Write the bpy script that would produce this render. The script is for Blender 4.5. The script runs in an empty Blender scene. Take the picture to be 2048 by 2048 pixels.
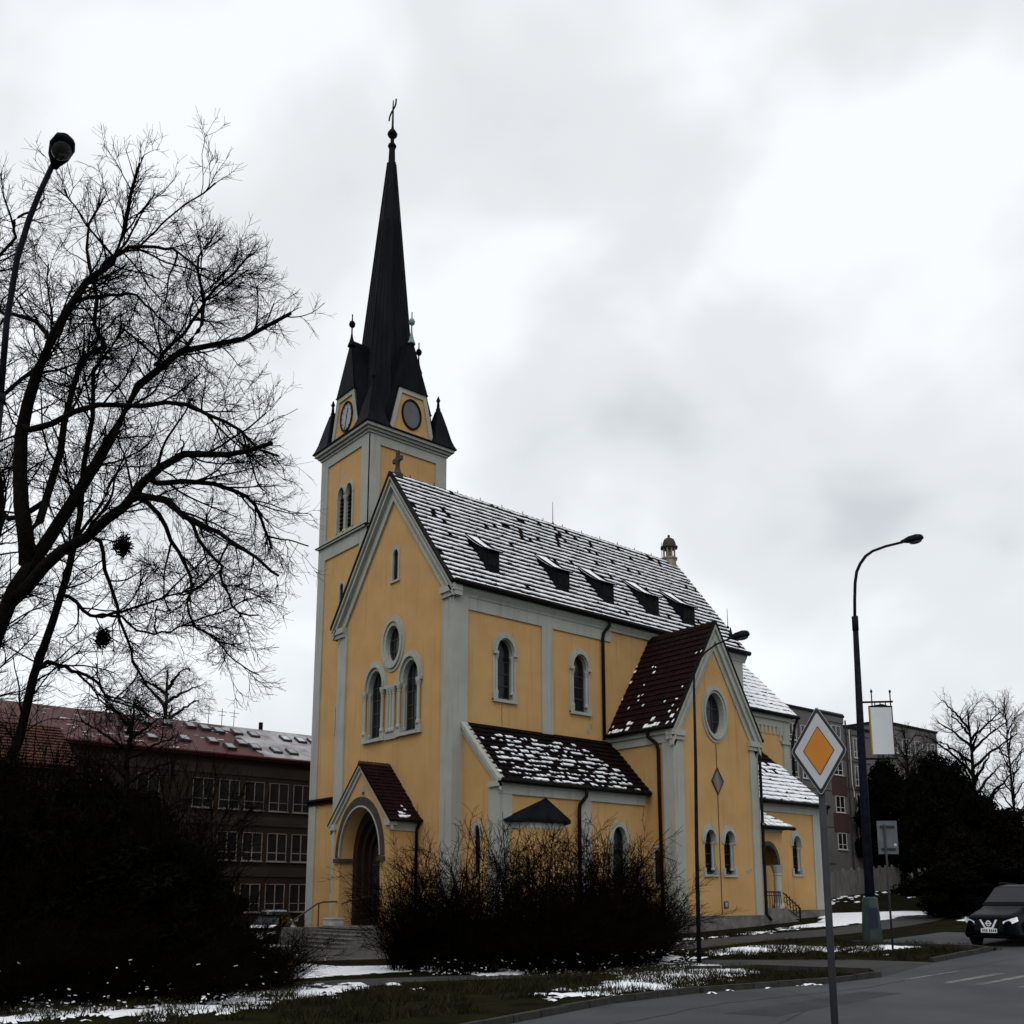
import bpy, math, random
import numpy as np
from mathutils import Vector, noise
from mathutils.geometry import tessellate_polygon
R_ = math.radians
rnd = random.Random(7)
sc = bpy.context.scene
COL = sc.collection

# ---------------------------------------------------------------- camera
cam_d = bpy.data.cameras.new('camera')
cam = bpy.data.objects.new('camera', cam_d)
COL.objects.link(cam)
cam.location = (-35.6203, -48.4426, 2.1)
cam.rotation_euler = (math.pi/2 + 0.184462, 0, -0.698592)
cam_d.sensor_width = 36
cam_d.lens = 1982.60/2048*36
cam_d.shift_x = (1024-1031.46)/2048
cam_d.shift_y = (1425.42-1024)/2048
cam_d.clip_start = 0.1
cam_d.clip_end = 3000
sc.camera = cam

# ---------------------------------------------------------------- sky, sun, exposure
SUN_EL, SUN_AZ = R_(48), R_(222)      # soft light behind the cloud; azimuth measured from +x towards +y
world = bpy.data.worlds.new('World'); sc.world = world
world.use_nodes = True
nt = world.node_tree; nd = nt.nodes; ln = nt.links
nd.clear()
wo = nd.new('ShaderNodeOutputWorld'); bg = nd.new('ShaderNodeBackground')
bg.inputs['Strength'].default_value = 0.1
ln.new(bg.outputs[0], wo.inputs[0])
sky = nd.new('ShaderNodeTexSky'); sky.sky_type = 'NISHITA'; sky.sun_disc = False
sky.sun_elevation = SUN_EL; sky.sun_rotation = math.pi/2 - SUN_AZ
tc = nd.new('ShaderNodeTexCoord')
mp = nd.new('ShaderNodeMapping'); mp.inputs['Location'].default_value = (1.7, 0.4, 0.2)
mp.inputs['Scale'].default_value = (1.0, 1.0, 1.35)
ln.new(tc.outputs['Generated'], mp.inputs[0])
n1 = nd.new('ShaderNodeTexNoise'); n1.inputs['Scale'].default_value = 3.4; n1.inputs['Detail'].default_value = 4.0
n1.inputs['Roughness'].default_value = 0.45; n1.inputs['Distortion'].default_value = 0.25
ln.new(mp.outputs[0], n1.inputs['Vector'])
cr = nd.new('ShaderNodeValToRGB')
cr.color_ramp.interpolation = 'EASE'
e = cr.color_ramp.elements
e[0].position = 0.33; e[0].color = (6.6, 6.95, 7.25, 1)
e[1].position = 0.64; e[1].color = (10.1, 10.45, 10.75, 1)
m_ = e.new(0.49); m_.color = (8.45, 8.75, 9.0, 1)
vd = nd.new('ShaderNodeVectorMath'); vd.operation = 'DOT_PRODUCT'; vd.inputs[1].default_value = (-.035, .045, .03)   # the cloud is thinner towards the west
ln.new(tc.outputs['Generated'], vd.inputs[0])
ad = nd.new('ShaderNodeMath'); ad.operation = 'ADD'
ln.new(n1.outputs['Fac'], ad.inputs[0]); ln.new(vd.outputs['Value'], ad.inputs[1]); ln.new(ad.outputs[0], cr.inputs[0])
mx = nd.new('ShaderNodeMix'); mx.data_type = 'RGBA'; mx.inputs['Factor'].default_value = 0.93
ln.new(sky.outputs[0], mx.inputs['A']); ln.new(cr.outputs[0], mx.inputs['B'])
ln.new(mx.outputs['Result'], bg.inputs['Color'])

sun_d = bpy.data.lights.new('sun', 'SUN'); sun_d.energy = 1.0; sun_d.angle = R_(45); sun_d.color = (1, 0.96, 0.9)
sun = bpy.data.objects.new('sun', sun_d); COL.objects.link(sun)
sd = Vector((math.cos(SUN_EL)*math.cos(SUN_AZ), math.cos(SUN_EL)*math.sin(SUN_AZ), math.sin(SUN_EL)))
sun.rotation_euler = sd.to_track_quat('Z', 'Y').to_euler(); sun.location = (-40, -60, 80)

vs = sc.view_settings
vs.view_transform = 'Standard'; vs.look = 'None'; vs.exposure = 0; vs.gamma = 1; vs.use_curve_mapping = False

# ---------------------------------------------------------------- helpers
def tag(o, label=None, cat=None, group=None, kind=None):
    if label: o['label'] = label
    if cat: o['category'] = cat
    if group: o['group'] = group
    if kind: o['kind'] = kind
    return o

def empty(name, loc=(0, 0, 0), rz=0, label=None, cat=None, group=None):
    o = bpy.data.objects.new(name, None); COL.objects.link(o)
    o.location = loc; o.rotation_euler = (0, 0, rz); o.empty_display_size = 0.3
    return tag(o, label, cat, group)

def copy_tree(o, parent=None):
    c = o.copy(); COL.objects.link(c)
    if parent is not None: c.parent = parent
    for ch in list(o.children): copy_tree(ch, c)
    return c

def material(name, c1, c2=None, scale=3.0, rough=0.85, metal=0.0, bump=0.0, bscale=None, stretch=None, spec=0.3, detail=5, lo=.35, hi=.65):
    m = bpy.data.materials.new(name); m.use_nodes = True
    t = m.node_tree; b = t.nodes['Principled BSDF']
    b.inputs['Roughness'].default_value = rough; b.inputs['Metallic'].default_value = metal
    b.inputs['Specular IOR Level'].default_value = spec
    b.inputs['Base Color'].default_value = (*c1, 1)
    if c2 is not None or bump:
        g = t.nodes.new('ShaderNodeTexCoord'); mpn = t.nodes.new('ShaderNodeMapping')
        if stretch: mpn.inputs['Scale'].default_value = stretch
        t.links.new(g.outputs['Object'], mpn.inputs[0])
        n = t.nodes.new('ShaderNodeTexNoise'); n.inputs['Scale'].default_value = scale; n.inputs['Detail'].default_value = detail
        t.links.new(mpn.outputs[0], n.inputs['Vector'])
        if c2 is not None:
            r = t.nodes.new('ShaderNodeValToRGB'); r.color_ramp.elements[0].position = lo; r.color_ramp.elements[1].position = hi
            r.color_ramp.elements[0].color = (*c1, 1); r.color_ramp.elements[1].color = (*c2, 1)
            t.links.new(n.outputs['Fac'], r.inputs[0]); t.links.new(r.outputs[0], b.inputs['Base Color'])
        if bump:
            n2 = t.nodes.new('ShaderNodeTexNoise'); n2.inputs['Scale'].default_value = bscale or scale*6; n2.inputs['Detail'].default_value = 6
            t.links.new(g.outputs['Object'], n2.inputs['Vector'])
            bp = t.nodes.new('ShaderNodeBump'); bp.inputs['Strength'].default_value = bump; bp.inputs['Distance'].default_value = 0.03
            t.links.new(n2.outputs['Fac'], bp.inputs['Height']); t.links.new(bp.outputs[0], b.inputs['Normal'])
    return m

def stained(name, base, dark, streak):
    """painted render: broad tone drift, fine grain, and rain streaks running down the wall"""
    m = material(name, base, dark, scale=0.55, rough=0.9, bump=0.25, bscale=14, spec=0.15, lo=.38, hi=.70)
    t = m.node_tree; b = t.nodes['Principled BSDF']
    src = b.inputs['Base Color'].links[0].from_socket
    g = t.nodes.new('ShaderNodeTexCoord'); mpn = t.nodes.new('ShaderNodeMapping'); mpn.inputs['Scale'].default_value = (3.2, 3.2, 0.16)
    t.links.new(g.outputs['Object'], mpn.inputs[0])
    n = t.nodes.new('ShaderNodeTexNoise'); n.inputs['Scale'].default_value = 1.0; n.inputs['Detail'].default_value = 4
    t.links.new(mpn.outputs[0], n.inputs['Vector'])
    r = t.nodes.new('ShaderNodeValToRGB'); r.color_ramp.elements[0].position = .55; r.color_ramp.elements[1].position = .78
    r.color_ramp.elements[0].color = (0, 0, 0, 1); r.color_ramp.elements[1].color = (1, 1, 1, 1)
    t.links.new(n.outputs['Fac'], r.inputs[0])
    mx_ = t.nodes.new('ShaderNodeMix'); mx_.data_type = 'RGBA'
    mul = t.nodes.new('ShaderNodeMath'); mul.operation = 'MULTIPLY'; mul.inputs[1].default_value = 0.6
    t.links.new(r.outputs[0], mul.inputs[0]); t.links.new(mul.outputs[0], mx_.inputs['Factor'])
    t.links.new(src, mx_.inputs['A']); mx_.inputs['B'].default_value = (*streak, 1)
    t.links.new(mx_.outputs['Result'], b.inputs['Base Color'])
    return m

M = {}
M['ochre'] = stained('ochre_render', (.455, .280, .118), (.405, .243, .098), (.27, .155, .06))
M['trim'] = stained('grey_trim', (.325, .335, .30), (.28, .29, .258), (.175, .182, .155))
M['tile'] = material('roof_tile', (.009, .005, .0055), (.020, .0085, .0088), scale=4, rough=.75, bump=.3, spec=.02)
M['tile_dark'] = material('dark_roof_tile', (.0045, .004, .0042), (.011, .0062, .0062), scale=4, rough=.75, bump=.3, spec=.02)
M['slate'] = material('spire_metal', (.0045, .005, .0072), (.009, .010, .0135), scale=1.2, rough=.5, metal=0.0, bump=.15, stretch=(1, 1, .2), spec=.02)
M['snow'] = material('snow', (.88, .89, .92), (.76, .79, .84), scale=5, rough=.95, bump=.5, bscale=30, spec=.2)
M['thinsnow'] = material('thin_grey_snow', (.42, .42, .44), (.22, .20, .205), scale=.7, rough=.95, spec=.05)
M['glass'] = material('window_glass', (.006, .007, .009), (.012, .014, .017), scale=.8, rough=.15, spec=.22)
M['iron'] = material('black_iron', (.007, .007, .008), (.012, .012, .012), scale=9, rough=.5, spec=.02)
M['gutter'] = material('gutter_metal', (.007, .0065, .0065), (.013, .0115, .011), scale=4, rough=.5, spec=.02)
M['copper'] = material('green_copper', (.22, .30, .26), (.12, .17, .15), scale=8, rough=.6)
M['plinth'] = material('plinth_stone', (.16, .15, .135), (.085, .08, .072), scale=1.6, rough=.95, bump=.5)
M['step'] = material('step_stone', (.16, .155, .145), (.10, .096, .09), scale=2.5, rough=.9, bump=.3)
M['door'] = material('door_wood', (.022, .010, .005), (.012, .006, .003), scale=2, rough=.7, stretch=(6, 6, .5))
M['arch_dark'] = material('weathered_arch_stone', (.05, .043, .035), (.03, .026, .022), scale=2.2, rough=.9, bump=.4)
M['dial'] = material('dial_enamel', (.25, .265, .285), (.20, .215, .235), scale=2, rough=.35)
M['dial_grey'] = material('dull_round_pane', (.055, .058, .068), (.038, .04, .047), scale=1.5, rough=.25, spec=.6)
M['stone'] = material('turret_stone', (.30, .25, .18), (.16, .13, .10), scale=4, rough=.9, bump=.4)
M['bark'] = material('dark_bark', (.005, .0045, .004), (.010, .008, .007), scale=6, rough=.95, spec=.02)
M['twig'] = material('bare_twig', (.004, .0035, .003), (.008, .0065, .005), scale=3, rough=.95, spec=.02)
M['bushtwig'] = material('shrub_twig', (.0025, .0018, .0012), (.006, .0038, .002), scale=1.1, rough=.95, spec=.02)
M['paletwig'] = material('pale_twig', (.06, .048, .036), (.10, .08, .06), scale=.6, rough=.95, spec=.1)
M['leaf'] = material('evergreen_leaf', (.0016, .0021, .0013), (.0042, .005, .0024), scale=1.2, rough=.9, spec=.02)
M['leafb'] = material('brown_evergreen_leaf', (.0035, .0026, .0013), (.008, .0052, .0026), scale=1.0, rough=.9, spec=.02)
M['grass'] = material('winter_grass', (.005, .005, .002), (.013, .0125, .0045), scale=.9, rough=1, bump=.8, bscale=9, spec=.02)
M['blade'] = material('grass_blade', (.007, .007, .0025), (.024, .021, .007), scale=2, rough=.9, spec=.1)
M['asphalt'] = material('road_asphalt', (.033, .036, .040), (.054, .056, .060), scale=.28, rough=.88, bump=.35, bscale=60, spec=.25)
M['repair'] = material('repaired_asphalt', (.026, .027, .030), (.036, .037, .04), scale=.8, rough=.9, bump=.3, bscale=60, spec=.2)
M['seam'] = material('bitumen_seam', (.018, .018, .019), rough=.7, spec=.2)
M['path'] = material('path_asphalt', (.030, .030, .031), (.046, .044, .042), scale=.6, rough=.92, bump=.35, bscale=50, spec=.2)
M['paving'] = material('forecourt_paving', (.052, .048, .044), (.072, .067, .06), scale=.8, rough=.92, bump=.3)
M['kerb'] = material('kerb_concrete', (.014, .013, .012), (.028, .026, .024), scale=2.5, rough=.95, bump=.4)
M['paint'] = material('road_paint', (.17, .165, .155), (.07, .07, .068), scale=2.2, rough=.8)
M['lamp'] = material('lamp_post_paint', (.006, .007, .012), (.012, .013, .02), scale=3, rough=.5, spec=.02)
M['lens'] = material('lamp_lens', (.05, .05, .06), (.09, .085, .08), scale=8, rough=.2, spec=.6)
M['green'] = material('green_lamp_base', (.004, .032, .025), (.005, .018, .017), scale=2, rough=.5, spec=.4)
M['galv'] = material('galvanised_pole', (.022, .023, .028), (.034, .036, .042), scale=3, rough=.6, spec=.15)
M['signwhite'] = material('sign_white', (.42, .43, .45), (.38, .39, .41), scale=3, rough=.4)
M['signyellow'] = material('sign_amber', (.48, .17, .010), (.43, .15, .009), scale=3, rough=.4)
M['signblack'] = material('sign_black', (.010, .010, .012), rough=.4)
M['signback'] = material('sign_back', (.10, .115, .13), (.075, .085, .10), scale=2, rough=.45, metal=.2)
M['banner'] = material('banner_panel', (.55, .57, .60), (.50, .52, .55), scale=1, rough=.5)
M['bannerrim'] = material('banner_side_yellow', (.30, .19, .015), rough=.5)
M['carpaint'] = material('black_car_paint', (.0018, .002, .0036), rough=.3, spec=.03)
M['silver'] = material('silver_car_paint', (.35, .38, .42), rough=.25, metal=.4, spec=.5)
M['tyre'] = material('tyre_rubber', (.008, .008, .008), rough=.9)
M['chrome'] = material('chrome', (.72, .74, .76), rough=.12, metal=1)
M['headlamp_and_glint'] = material('headlamp_glass_and_glint', (.85, .88, .92), (.6, .63, .67), scale=9, rough=.08, spec=.8)  # headlight glass; also the painted glint of the chrome grille frame and emblem
M['plate'] = material('number_plate', (.65, .65, .65), rough=.5)
M['windscreen'] = material('windscreen_glass', (.024, .026, .03), (.014, .016, .02), scale=.8, rough=.15, spec=.16)
M['schoolwall'] = material('dark_brown_render', (.013, .0078, .0048), (.019, .0115, .007), scale=.5, rough=.95, bump=.3)
M['schoolband'] = material('brown_plaster_band', (.020, .014, .0105), (.027, .0195, .015), scale=.6, rough=.95)
M['redroof'] = material('red_sheet_roof', (.070, .011, .010), (.045, .011, .010), scale=.7, rough=.6, bump=.2)
M['orangeroof'] = material('orange_tile_roof', (.075, .020, .009), (.035, .011, .006), scale=1.4, rough=.8, bump=.4)
M['frame'] = material('white_window_frame', (.50, .48, .46), rough=.6)
M['schoolframe'] = material('mottled_grey_window_frame', (.22, .20, .185), (.07, .062, .058), scale=.35, rough=.7)  # frame colour drifts between mid grey and dark grey
M['frame_dark'] = material('dark_window_frame', (.03, .03, .03), rough=.6)
M['panel'] = material('grey_panel_wall', (.12, .112, .11), (.10, .094, .092), scale=.3, rough=.95, bump=.2)
M['panelred'] = material('dark_red_panel', (.060, .026, .026), (.045, .020, .02), scale=.5, rough=.9)
M['concrete'] = material('fence_concrete', (.17, .16, .15), (.09, .085, .08), scale=1.2, rough=.95, bump=.5, stretch=(2, 2, .6))
M['white'] = material('white_box_paint', (.42, .43, .42), (.34, .34, .33), scale=3, rough=.6)
M['handrail'] = material('handrail_paint', (.055, .028, .012), (.035, .02, .01), scale=3, rough=.5)
M['cabinet'] = material('blue_enamel_plate', (.006, .012, .035), rough=.5)

class MB:
    def __init__(s): s.v = []; s.f = []; s.mi = []
    def add(s, verts, faces, mi=0):
        n = len(s.v); s.v += [tuple(p) for p in verts]
        for f in faces: s.f.append([i+n for i in f]); s.mi.append(mi)
    def quad(s, a, b, c, d, mi=0): s.add([a, b, c, d], [(0, 1, 2, 3)], mi)
    def poly(s, pts, mi=0): s.add(pts, [tuple(range(len(pts)))], mi)
    def box(s, x0, x1, y0, y1, z0, z1, mi=0):
        s.add([(x0, y0, z0), (x1, y0, z0), (x1, y1, z0), (x0, y1, z0), (x0, y0, z1), (x1, y0, z1), (x1, y1, z1), (x0, y1, z1)],
              [(0, 3, 2, 1), (4, 5, 6, 7), (0, 1, 5, 4), (1, 2, 6, 5), (2, 3, 7, 6), (3, 0, 4, 7)], mi)
    def prism(s, P, poly, d0, d1, mi=0, back=False):
        n = len(poly)
        vs_ = [P(a, b, d1) for a, b in poly] + [P(a, b, d0) for a, b in poly]
        fs = [tuple(range(n))] + [(i, i+n, (i+1) % n+n, (i+1) % n) for i in range(n)]
        if back: fs.append(tuple(range(2*n-1, n-1, -1)))
        s.add(vs_, fs, mi)
    def rect(s, P, a0, a1, b0, b1, d0, d1, mi=0): s.prism(P, [(a0, b0), (a1, b0), (a1, b1), (a0, b1)], d0, d1, mi)
    def ring(s, P, inner, outer, d0, d1, closed=True, mi=0):
        n = len(inner); m = n if closed else n-1
        for i in range(m):
            j = (i+1) % n
            s.quad(P(*inner[i], d1), P(*inner[j], d1), P(*outer[j], d1), P(*outer[i], d1), mi)
            s.quad(P(*outer[i], d1), P(*outer[j], d1), P(*outer[j], d0), P(*outer[i], d0), mi)
            s.quad(P(*inner[i], d1), P(*inner[i], d0), P(*inner[j], d0), P(*inner[j], d1), mi)
        if not closed:
            for i in (0, n-1): s.quad(P(*inner[i], d1), P(*outer[i], d1), P(*outer[i], d0), P(*inner[i], d0), mi)
    def tube(s, pts, rad, n=8, cap=True, mi=0):
        pts = [Vector(p) for p in pts]; rad = rad if hasattr(rad, '__len__') else [rad]*len(pts)
        t0 = (pts[1]-pts[0]).normalized(); x = t0.orthogonal().normalized(); vs_ = []
        for i, p in enumerate(pts):
            t = (pts[min(i+1, len(pts)-1)]-pts[max(i-1, 0)]).normalized()
            x = (x-t*x.dot(t)).normalized(); y = t.cross(x)
            vs_ += [p+(x*math.cos(2*math.pi*k/n)+y*math.sin(2*math.pi*k/n))*rad[i] for k in range(n)]
        fs = [(i*n+k, i*n+(k+1) % n, (i+1)*n+(k+1) % n, (i+1)*n+k) for i in range(len(pts)-1) for k in range(n)]
        if cap: fs += [tuple(range(n-1, -1, -1)), tuple(range((len(pts)-1)*n, len(pts)*n))]
        s.add(vs_, fs, mi)
    def lathe(s, c, prof, n=12, mi=0, ax=1.0, ay=1.0, rot=0):
        vs_ = [(c[0]+r*ax*math.cos(2*math.pi*k/n+rot), c[1]+r*ay*math.sin(2*math.pi*k/n+rot), c[2]+z) for r, z in prof for k in range(n)]
        fs = [(i*n+k, i*n+(k+1) % n, (i+1)*n+(k+1) % n, (i+1)*n+k) for i in range(len(prof)-1) for k in range(n)]
        fs += [tuple(range(n-1, -1, -1)), tuple(range((len(prof)-1)*n, len(prof)*n))]
        s.add(vs_, fs, mi)
    def obox(s, c, ax, ay, az, mi=0):
        c = Vector(c); ax = Vector(ax); ay = Vector(ay); az = Vector(az)
        vs_ = [c+ax*i+ay*j+az*k for k in (-1, 1) for i, j in ((-1, -1), (1, -1), (1, 1), (-1, 1))]
        s.add(vs_, [(0, 3, 2, 1), (4, 5, 6, 7), (0, 1, 5, 4), (1, 2, 6, 5), (2, 3, 7, 6), (3, 0, 4, 7)], mi)
    def build(s, name, mats, parent=None, smooth=False, kind=None, label=None):
        me = bpy.data.meshes.new(name); me.from_pydata(s.v, [], s.f)
        for m in (mats if isinstance(mats, (list, tuple)) else [mats]): me.materials.append(m)
        if any(s.mi): me.polygons.foreach_set('material_index', s.mi)
        if smooth: me.polygons.foreach_set('use_smooth', [True]*len(s.f))
        me.update()
        o = bpy.data.objects.new(name, me); COL.objects.link(o)
        if parent is not None: o.parent = parent
        if kind: o['kind'] = kind
        if label: o['label'] = label
        return o

def np_mesh(name, V, Fq, mat, parent=None, kind=None, smooth=True):
    """V (n,3); Fq (m,k) faces of equal size k"""
    me = bpy.data.meshes.new(name); n, k = Fq.shape
    me.vertices.add(len(V)); me.vertices.foreach_set('co', np.ascontiguousarray(V, dtype=np.float32).ravel())
    me.loops.add(n*k); me.loops.foreach_set('vertex_index', np.ascontiguousarray(Fq, dtype=np.int32).ravel())
    me.polygons.add(n); me.polygons.foreach_set('loop_start', np.arange(0, n*k, k, dtype=np.int32))
    me.polygons.foreach_set('loop_total', np.full(n, k, dtype=np.int32))
    if smooth: me.polygons.foreach_set('use_smooth', np.ones(n, dtype=bool))
    me.materials.append(mat); me.update(calc_edges=True); me.validate()
    o = bpy.data.objects.new(name, me); COL.objects.link(o)
    if parent is not None: o.parent = parent
    if kind: o['kind'] = kind
    return o

def seg_tubes(P, Rd, n):
    """P (b,k,3) branch polylines, Rd (b,k) radii -> verts, quads"""
    b, k, _ = P.shape
    T = np.gradient(P, axis=1); T /= np.linalg.norm(T, axis=2, keepdims=True)+1e-9
    ref = np.where(np.abs(T[..., 2:3]) < .9, np.array([0, 0, 1.]), np.array([1., 0, 0]))
    X = np.cross(T, ref); X /= np.linalg.norm(X, axis=2, keepdims=True)+1e-9
    Y = np.cross(T, X)
    a = 2*np.pi*np.arange(n)/n
    V = P[:, :, None, :]+(X[:, :, None, :]*np.cos(a)[None, None, :, None]+Y[:, :, None, :]*np.sin(a)[None, None, :, None])*Rd[:, :, None, None]
    base = (np.arange(b)*k*n)[:, None, None]+(np.arange(k-1)*n)[None, :, None]
    i = np.arange(n)[None, None, :]; j = (np.arange(n)+1) % n
    j = j[None, None, :]
    Q = np.stack([base+i, base+j, base+n+j, base+n+i], -1).reshape(-1, 4)
    return V.reshape(-1, 3), Q

def G(u, v=0):
    return -0.9+0.042*min(max(u+4, 0), 40)

def arch(c, h, z0, zs, rise, n=14):
    """closed outline, round-headed opening, counter-clockwise from lower left"""
    return [(c-h, z0), (c+h, z0)]+[(c+h*math.cos(math.pi*i/n), zs+rise*math.sin(math.pi*i/n)) for i in range(n+1)]
def hood(c, h, zs, rise, n=14, leg=0):
    p = [(c+h*math.cos(math.pi*i/n), zs+rise*math.sin(math.pi*i/n)) for i in range(n+1)]
    return ([(c+h, zs-leg)] if leg else [])+p+([(c-h, zs-leg)] if leg else [])
def oval(c, z, rx, rz, n=28): return [(c+rx*math.cos(2*math.pi*i/n), z+rz*math.sin(2*math.pi*i/n)) for i in range(n)]

def wall_panel(name, P, outer, holes, mat, parent, reveal=0.45, rmat=None):
    b = MB(); loops = [[Vector((a, z, 0)) for a, z in outer]]+[[Vector((a, z, 0)) for a, z in h] for h in holes]
    flat = [p for l in loops for p in l]
    tris = tessellate_polygon(loops)
    b.add([P(p.x, p.y, 0) for p in flat], [tuple(t) for t in tris])
    for h in holes:
        n = len(h)
        b.add([P(a, z, 0) for a, z in h]+[P(a, z, -reveal) for a, z in h], [(i, (i+1) % n, (i+1) % n+n, i+n) for i in range(n)], 1)
    return b.build(name, [mat, rmat or mat], parent)

def glazing(P, outline, depth, parent, vbars, hbars, fw=.07, name='window', fmat=None, label=None):
    b = MB(); b.poly([P(a, z, -depth) for a, z in outline])
    w = b.build(name, M['glass'], parent, label=label)
    f = MB(); ca = sum(p[0] for p in outline)/len(outline); cz = sum(p[1] for p in outline)/len(outline)
    inner = [(ca+(a-ca)*(1-fw*1.6), cz+(z-cz)*(1-fw*.9)) for a, z in outline]
    f.ring(P, inner, outline, -depth, -depth+.07)
    def span(val, axis):
        xs = []; n = len(outline)
        for i in range(n):
            p, q = outline[i], outline[(i+1) % n]
            if (p[axis]-val)*(q[axis]-val) < 0:
                t = (val-p[axis])/(q[axis]-p[axis]); xs.append(p[1-axis]+t*(q[1-axis]-p[1-axis]))
        return (min(xs), max(xs)) if len(xs) > 1 else None
    for a in vbars:
        s_ = span(a, 0)
        if s_: f.rect(P, a-.035, a+.035, s_[0], s_[1], -depth, -depth+.05)
    for z in hbars:
        s_ = span(z, 1)
        if s_: f.rect(P, s_[0], s_[1], z-.035, z+.035, -depth, -depth+.045)
    f.build('frame', fmat or M['frame_dark'], w)
    return w

def srange(poly, t):
    xs = []; n = len(poly)
    for i in range(n):
        p, q = poly[i], poly[(i+1) % n]
        if abs(p[1]-t) < 1e-9: xs.append(p[0])
        if (p[1]-t)*(q[1]-t) < 0: xs.append(p[0]+(t-p[1])/(q[1]-p[1])*(q[0]-p[0]))
    return (min(xs), max(xs)) if len(xs) > 1 else None

def tiled_slope(O, S, T, poly, pitch, tw, parent, mat, snow=None, h=.115, a0=.19, gap=.012, seed=1, skip=None, sthick=.05):
    """rows of individual lapped tiles, each with its own lift, and the snow lying on them"""
    rr = random.Random(seed)
    O = Vector(O); S = Vector(S).normalized(); T = Vector(T).normalized(); N = S.cross(T).normalized()
    if N.z < 0: N = -N
    b = MB(); w = MB()
    tmax = max(p[1] for p in poly); tmin = min(p[1] for p in poly); rows = max(1, round((tmax-tmin)/pitch)); pitch = (tmax-tmin)/rows
    P = lambda s, t, n_: O+S*s+T*t+N*n_
    for k in range(rows):
        t0 = tmin+k*pitch; t1 = t0+pitch
        r0 = srange(poly, t0+1e-4); r1 = srange(poly, t1-1e-4)
        if not r0 or not r1: continue
        lo = min(r0[0], r1[0]); hi = max(r0[1], r1[1])
        off = (k % 2)*tw/2+rr.uniform(-.03, .03)
        n = int((hi-lo)/tw)+2
        jit = [a0+rr.uniform(-.045, .06) for _ in range(n+2)]
        jt2 = [rr.uniform(-.03, .02) for _ in range(n+2)]
        for i in range(n):
            s0 = lo+(i-1)*tw+off+tw*.5; s1 = s0+tw
            A0, A1 = max(s0+gap, r0[0]), min(s1-gap, r0[1]); B0, B1 = max(s0+gap, r1[0]), min(s1-gap, r1[1])
            if A1-A0 < .04 and B1-B0 < .04: continue
            if A1 < A0: A0 = A1 = (B0 if abs(B0-A0) < abs(B1-A0) else B1)
            if B1 < B0: B0 = B1 = (A0 if abs(A0-B0) < abs(A1-B0) else A1)
            sm, tm = (s0+s1)/2, (t0+t1)/2
            if skip and skip(sm, tm): continue
            hh = h+rr.uniform(-.015, .02)
            b.add([P(A0, t0, hh), P(A1, t0, hh), P(B1, t1, .015), P(B0, t1, .015), P(A0, t0, -.01), P(A1, t0, -.01)], [(0, 1, 2, 3), (4, 5, 1, 0)])
            if snow:
                c = snow(sm, tm)
                if rr.random() < c:
                    ja, jb = jit[i], jit[i+1]
                    if rr.random() < .12: ja += pitch*.35*rr.random()
                    if rr.random() < .12: jb += pitch*.35*rr.random()
                    f0 = min(ja/pitch, .9); f1 = min(jb/pitch, .9)
                    la = hh*(1-f0)+.015; lb = hh*(1-f1)+.015
                    e0 = max(min(s0, s1), min(r0[0], r1[0])); e1 = min(s1, max(r0[1], r1[1]))
                    A0_, A1_ = max(s0-.005, r0[0]), min(s1+.005, r0[1]); B0_, B1_ = max(s0-.005, r1[0]), min(s1+.005, r1[1])
                    if A1_ <= A0_ or B1_ <= B0_: continue
                    th = sthick*rr.uniform(.7, 1.3); q = -.02
                    if c < .8 and rr.random() < .55:
                        w0, w1 = rr.uniform(0, .3)*(A1_-A0_), rr.uniform(0, .3)*(A1_-A0_); A0_ += w0; B0_ += w0*.7; A1_ -= w1; B1_ -= w1*.8; q -= pitch*rr.uniform(0, .3); th *= .6
                    if c < .3:      # a last fleck caught against the tile's lower edge
                        f_ = rr.uniform(.3, .62); w_ = rr.uniform(0, .35)*(A1_-A0_); A0_ += w_; A1_ -= rr.uniform(0, .3)*(A1_-A0_); B0_ = A0_+rr.uniform(-.03, .05); B1_ = A1_-rr.uniform(-.03, .05)
                        w.add([P(A0_, t0+ja, la+th), P(A1_, t0+jb, lb+th), P(B1_, t0+jb+(pitch-jb)*f_, lb*(1-f_)+th), P(B0_, t0+ja+(pitch-ja)*f_, la*(1-f_)+th), P(A0_, t0+ja-.02, la-.01), P(A1_, t0+jb-.02, lb-.01)], [(0, 1, 2, 3), (4, 5, 1, 0)]); continue
                    w.add([P(A0_, t0+ja, la+th), P(A1_, t0+jb, lb+th), P(B1_, t1+q+jt2[i+1], .015+th), P(B0_, t1+q+jt2[i], .015+th), P(A0_, t0+ja-.02, la-.01), P(A1_, t0+jb-.02, lb-.01)],
                          [(0, 1, 2, 3), (4, 5, 1, 0)])
    o = b.build('roof_tiles', mat, parent, kind='stuff')
    if w.f: w.build('snow', M['snow'], parent, kind='stuff')
    return o
# ---------------------------------------------------------------- ground
def clip_u(poly, u, keep_less):
    out = []; n = len(poly)
    for i in range(n):
        p, q = poly[i], poly[(i+1) % n]
        ip = (p[0] <= u) == keep_less or p[0] == u; iq = (q[0] <= u) == keep_less or q[0] == u
        if ip: out.append(p)
        if ip != iq:
            t = (u-p[0])/(q[0]-p[0]); out.append((u, p[1]+t*(q[1]-p[1])))
    return out
def sheet(name, poly, dz, mat, kind='structure', parent=None):
    b = MB()
    for lo, hi in ((-1e5, -4), (-4, 36), (36, 1e5)):
        q = clip_u(clip_u(poly, hi, True), lo, False)
        if len(q) > 2:
            tr = tessellate_polygon([[Vector((x, y, 0)) for x, y in q]])
            b.add([(x, y, G(x)+dz) for x, y in q], [tuple(t) for t in tr])
    return b.build(name, mat, parent, kind=kind)

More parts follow.
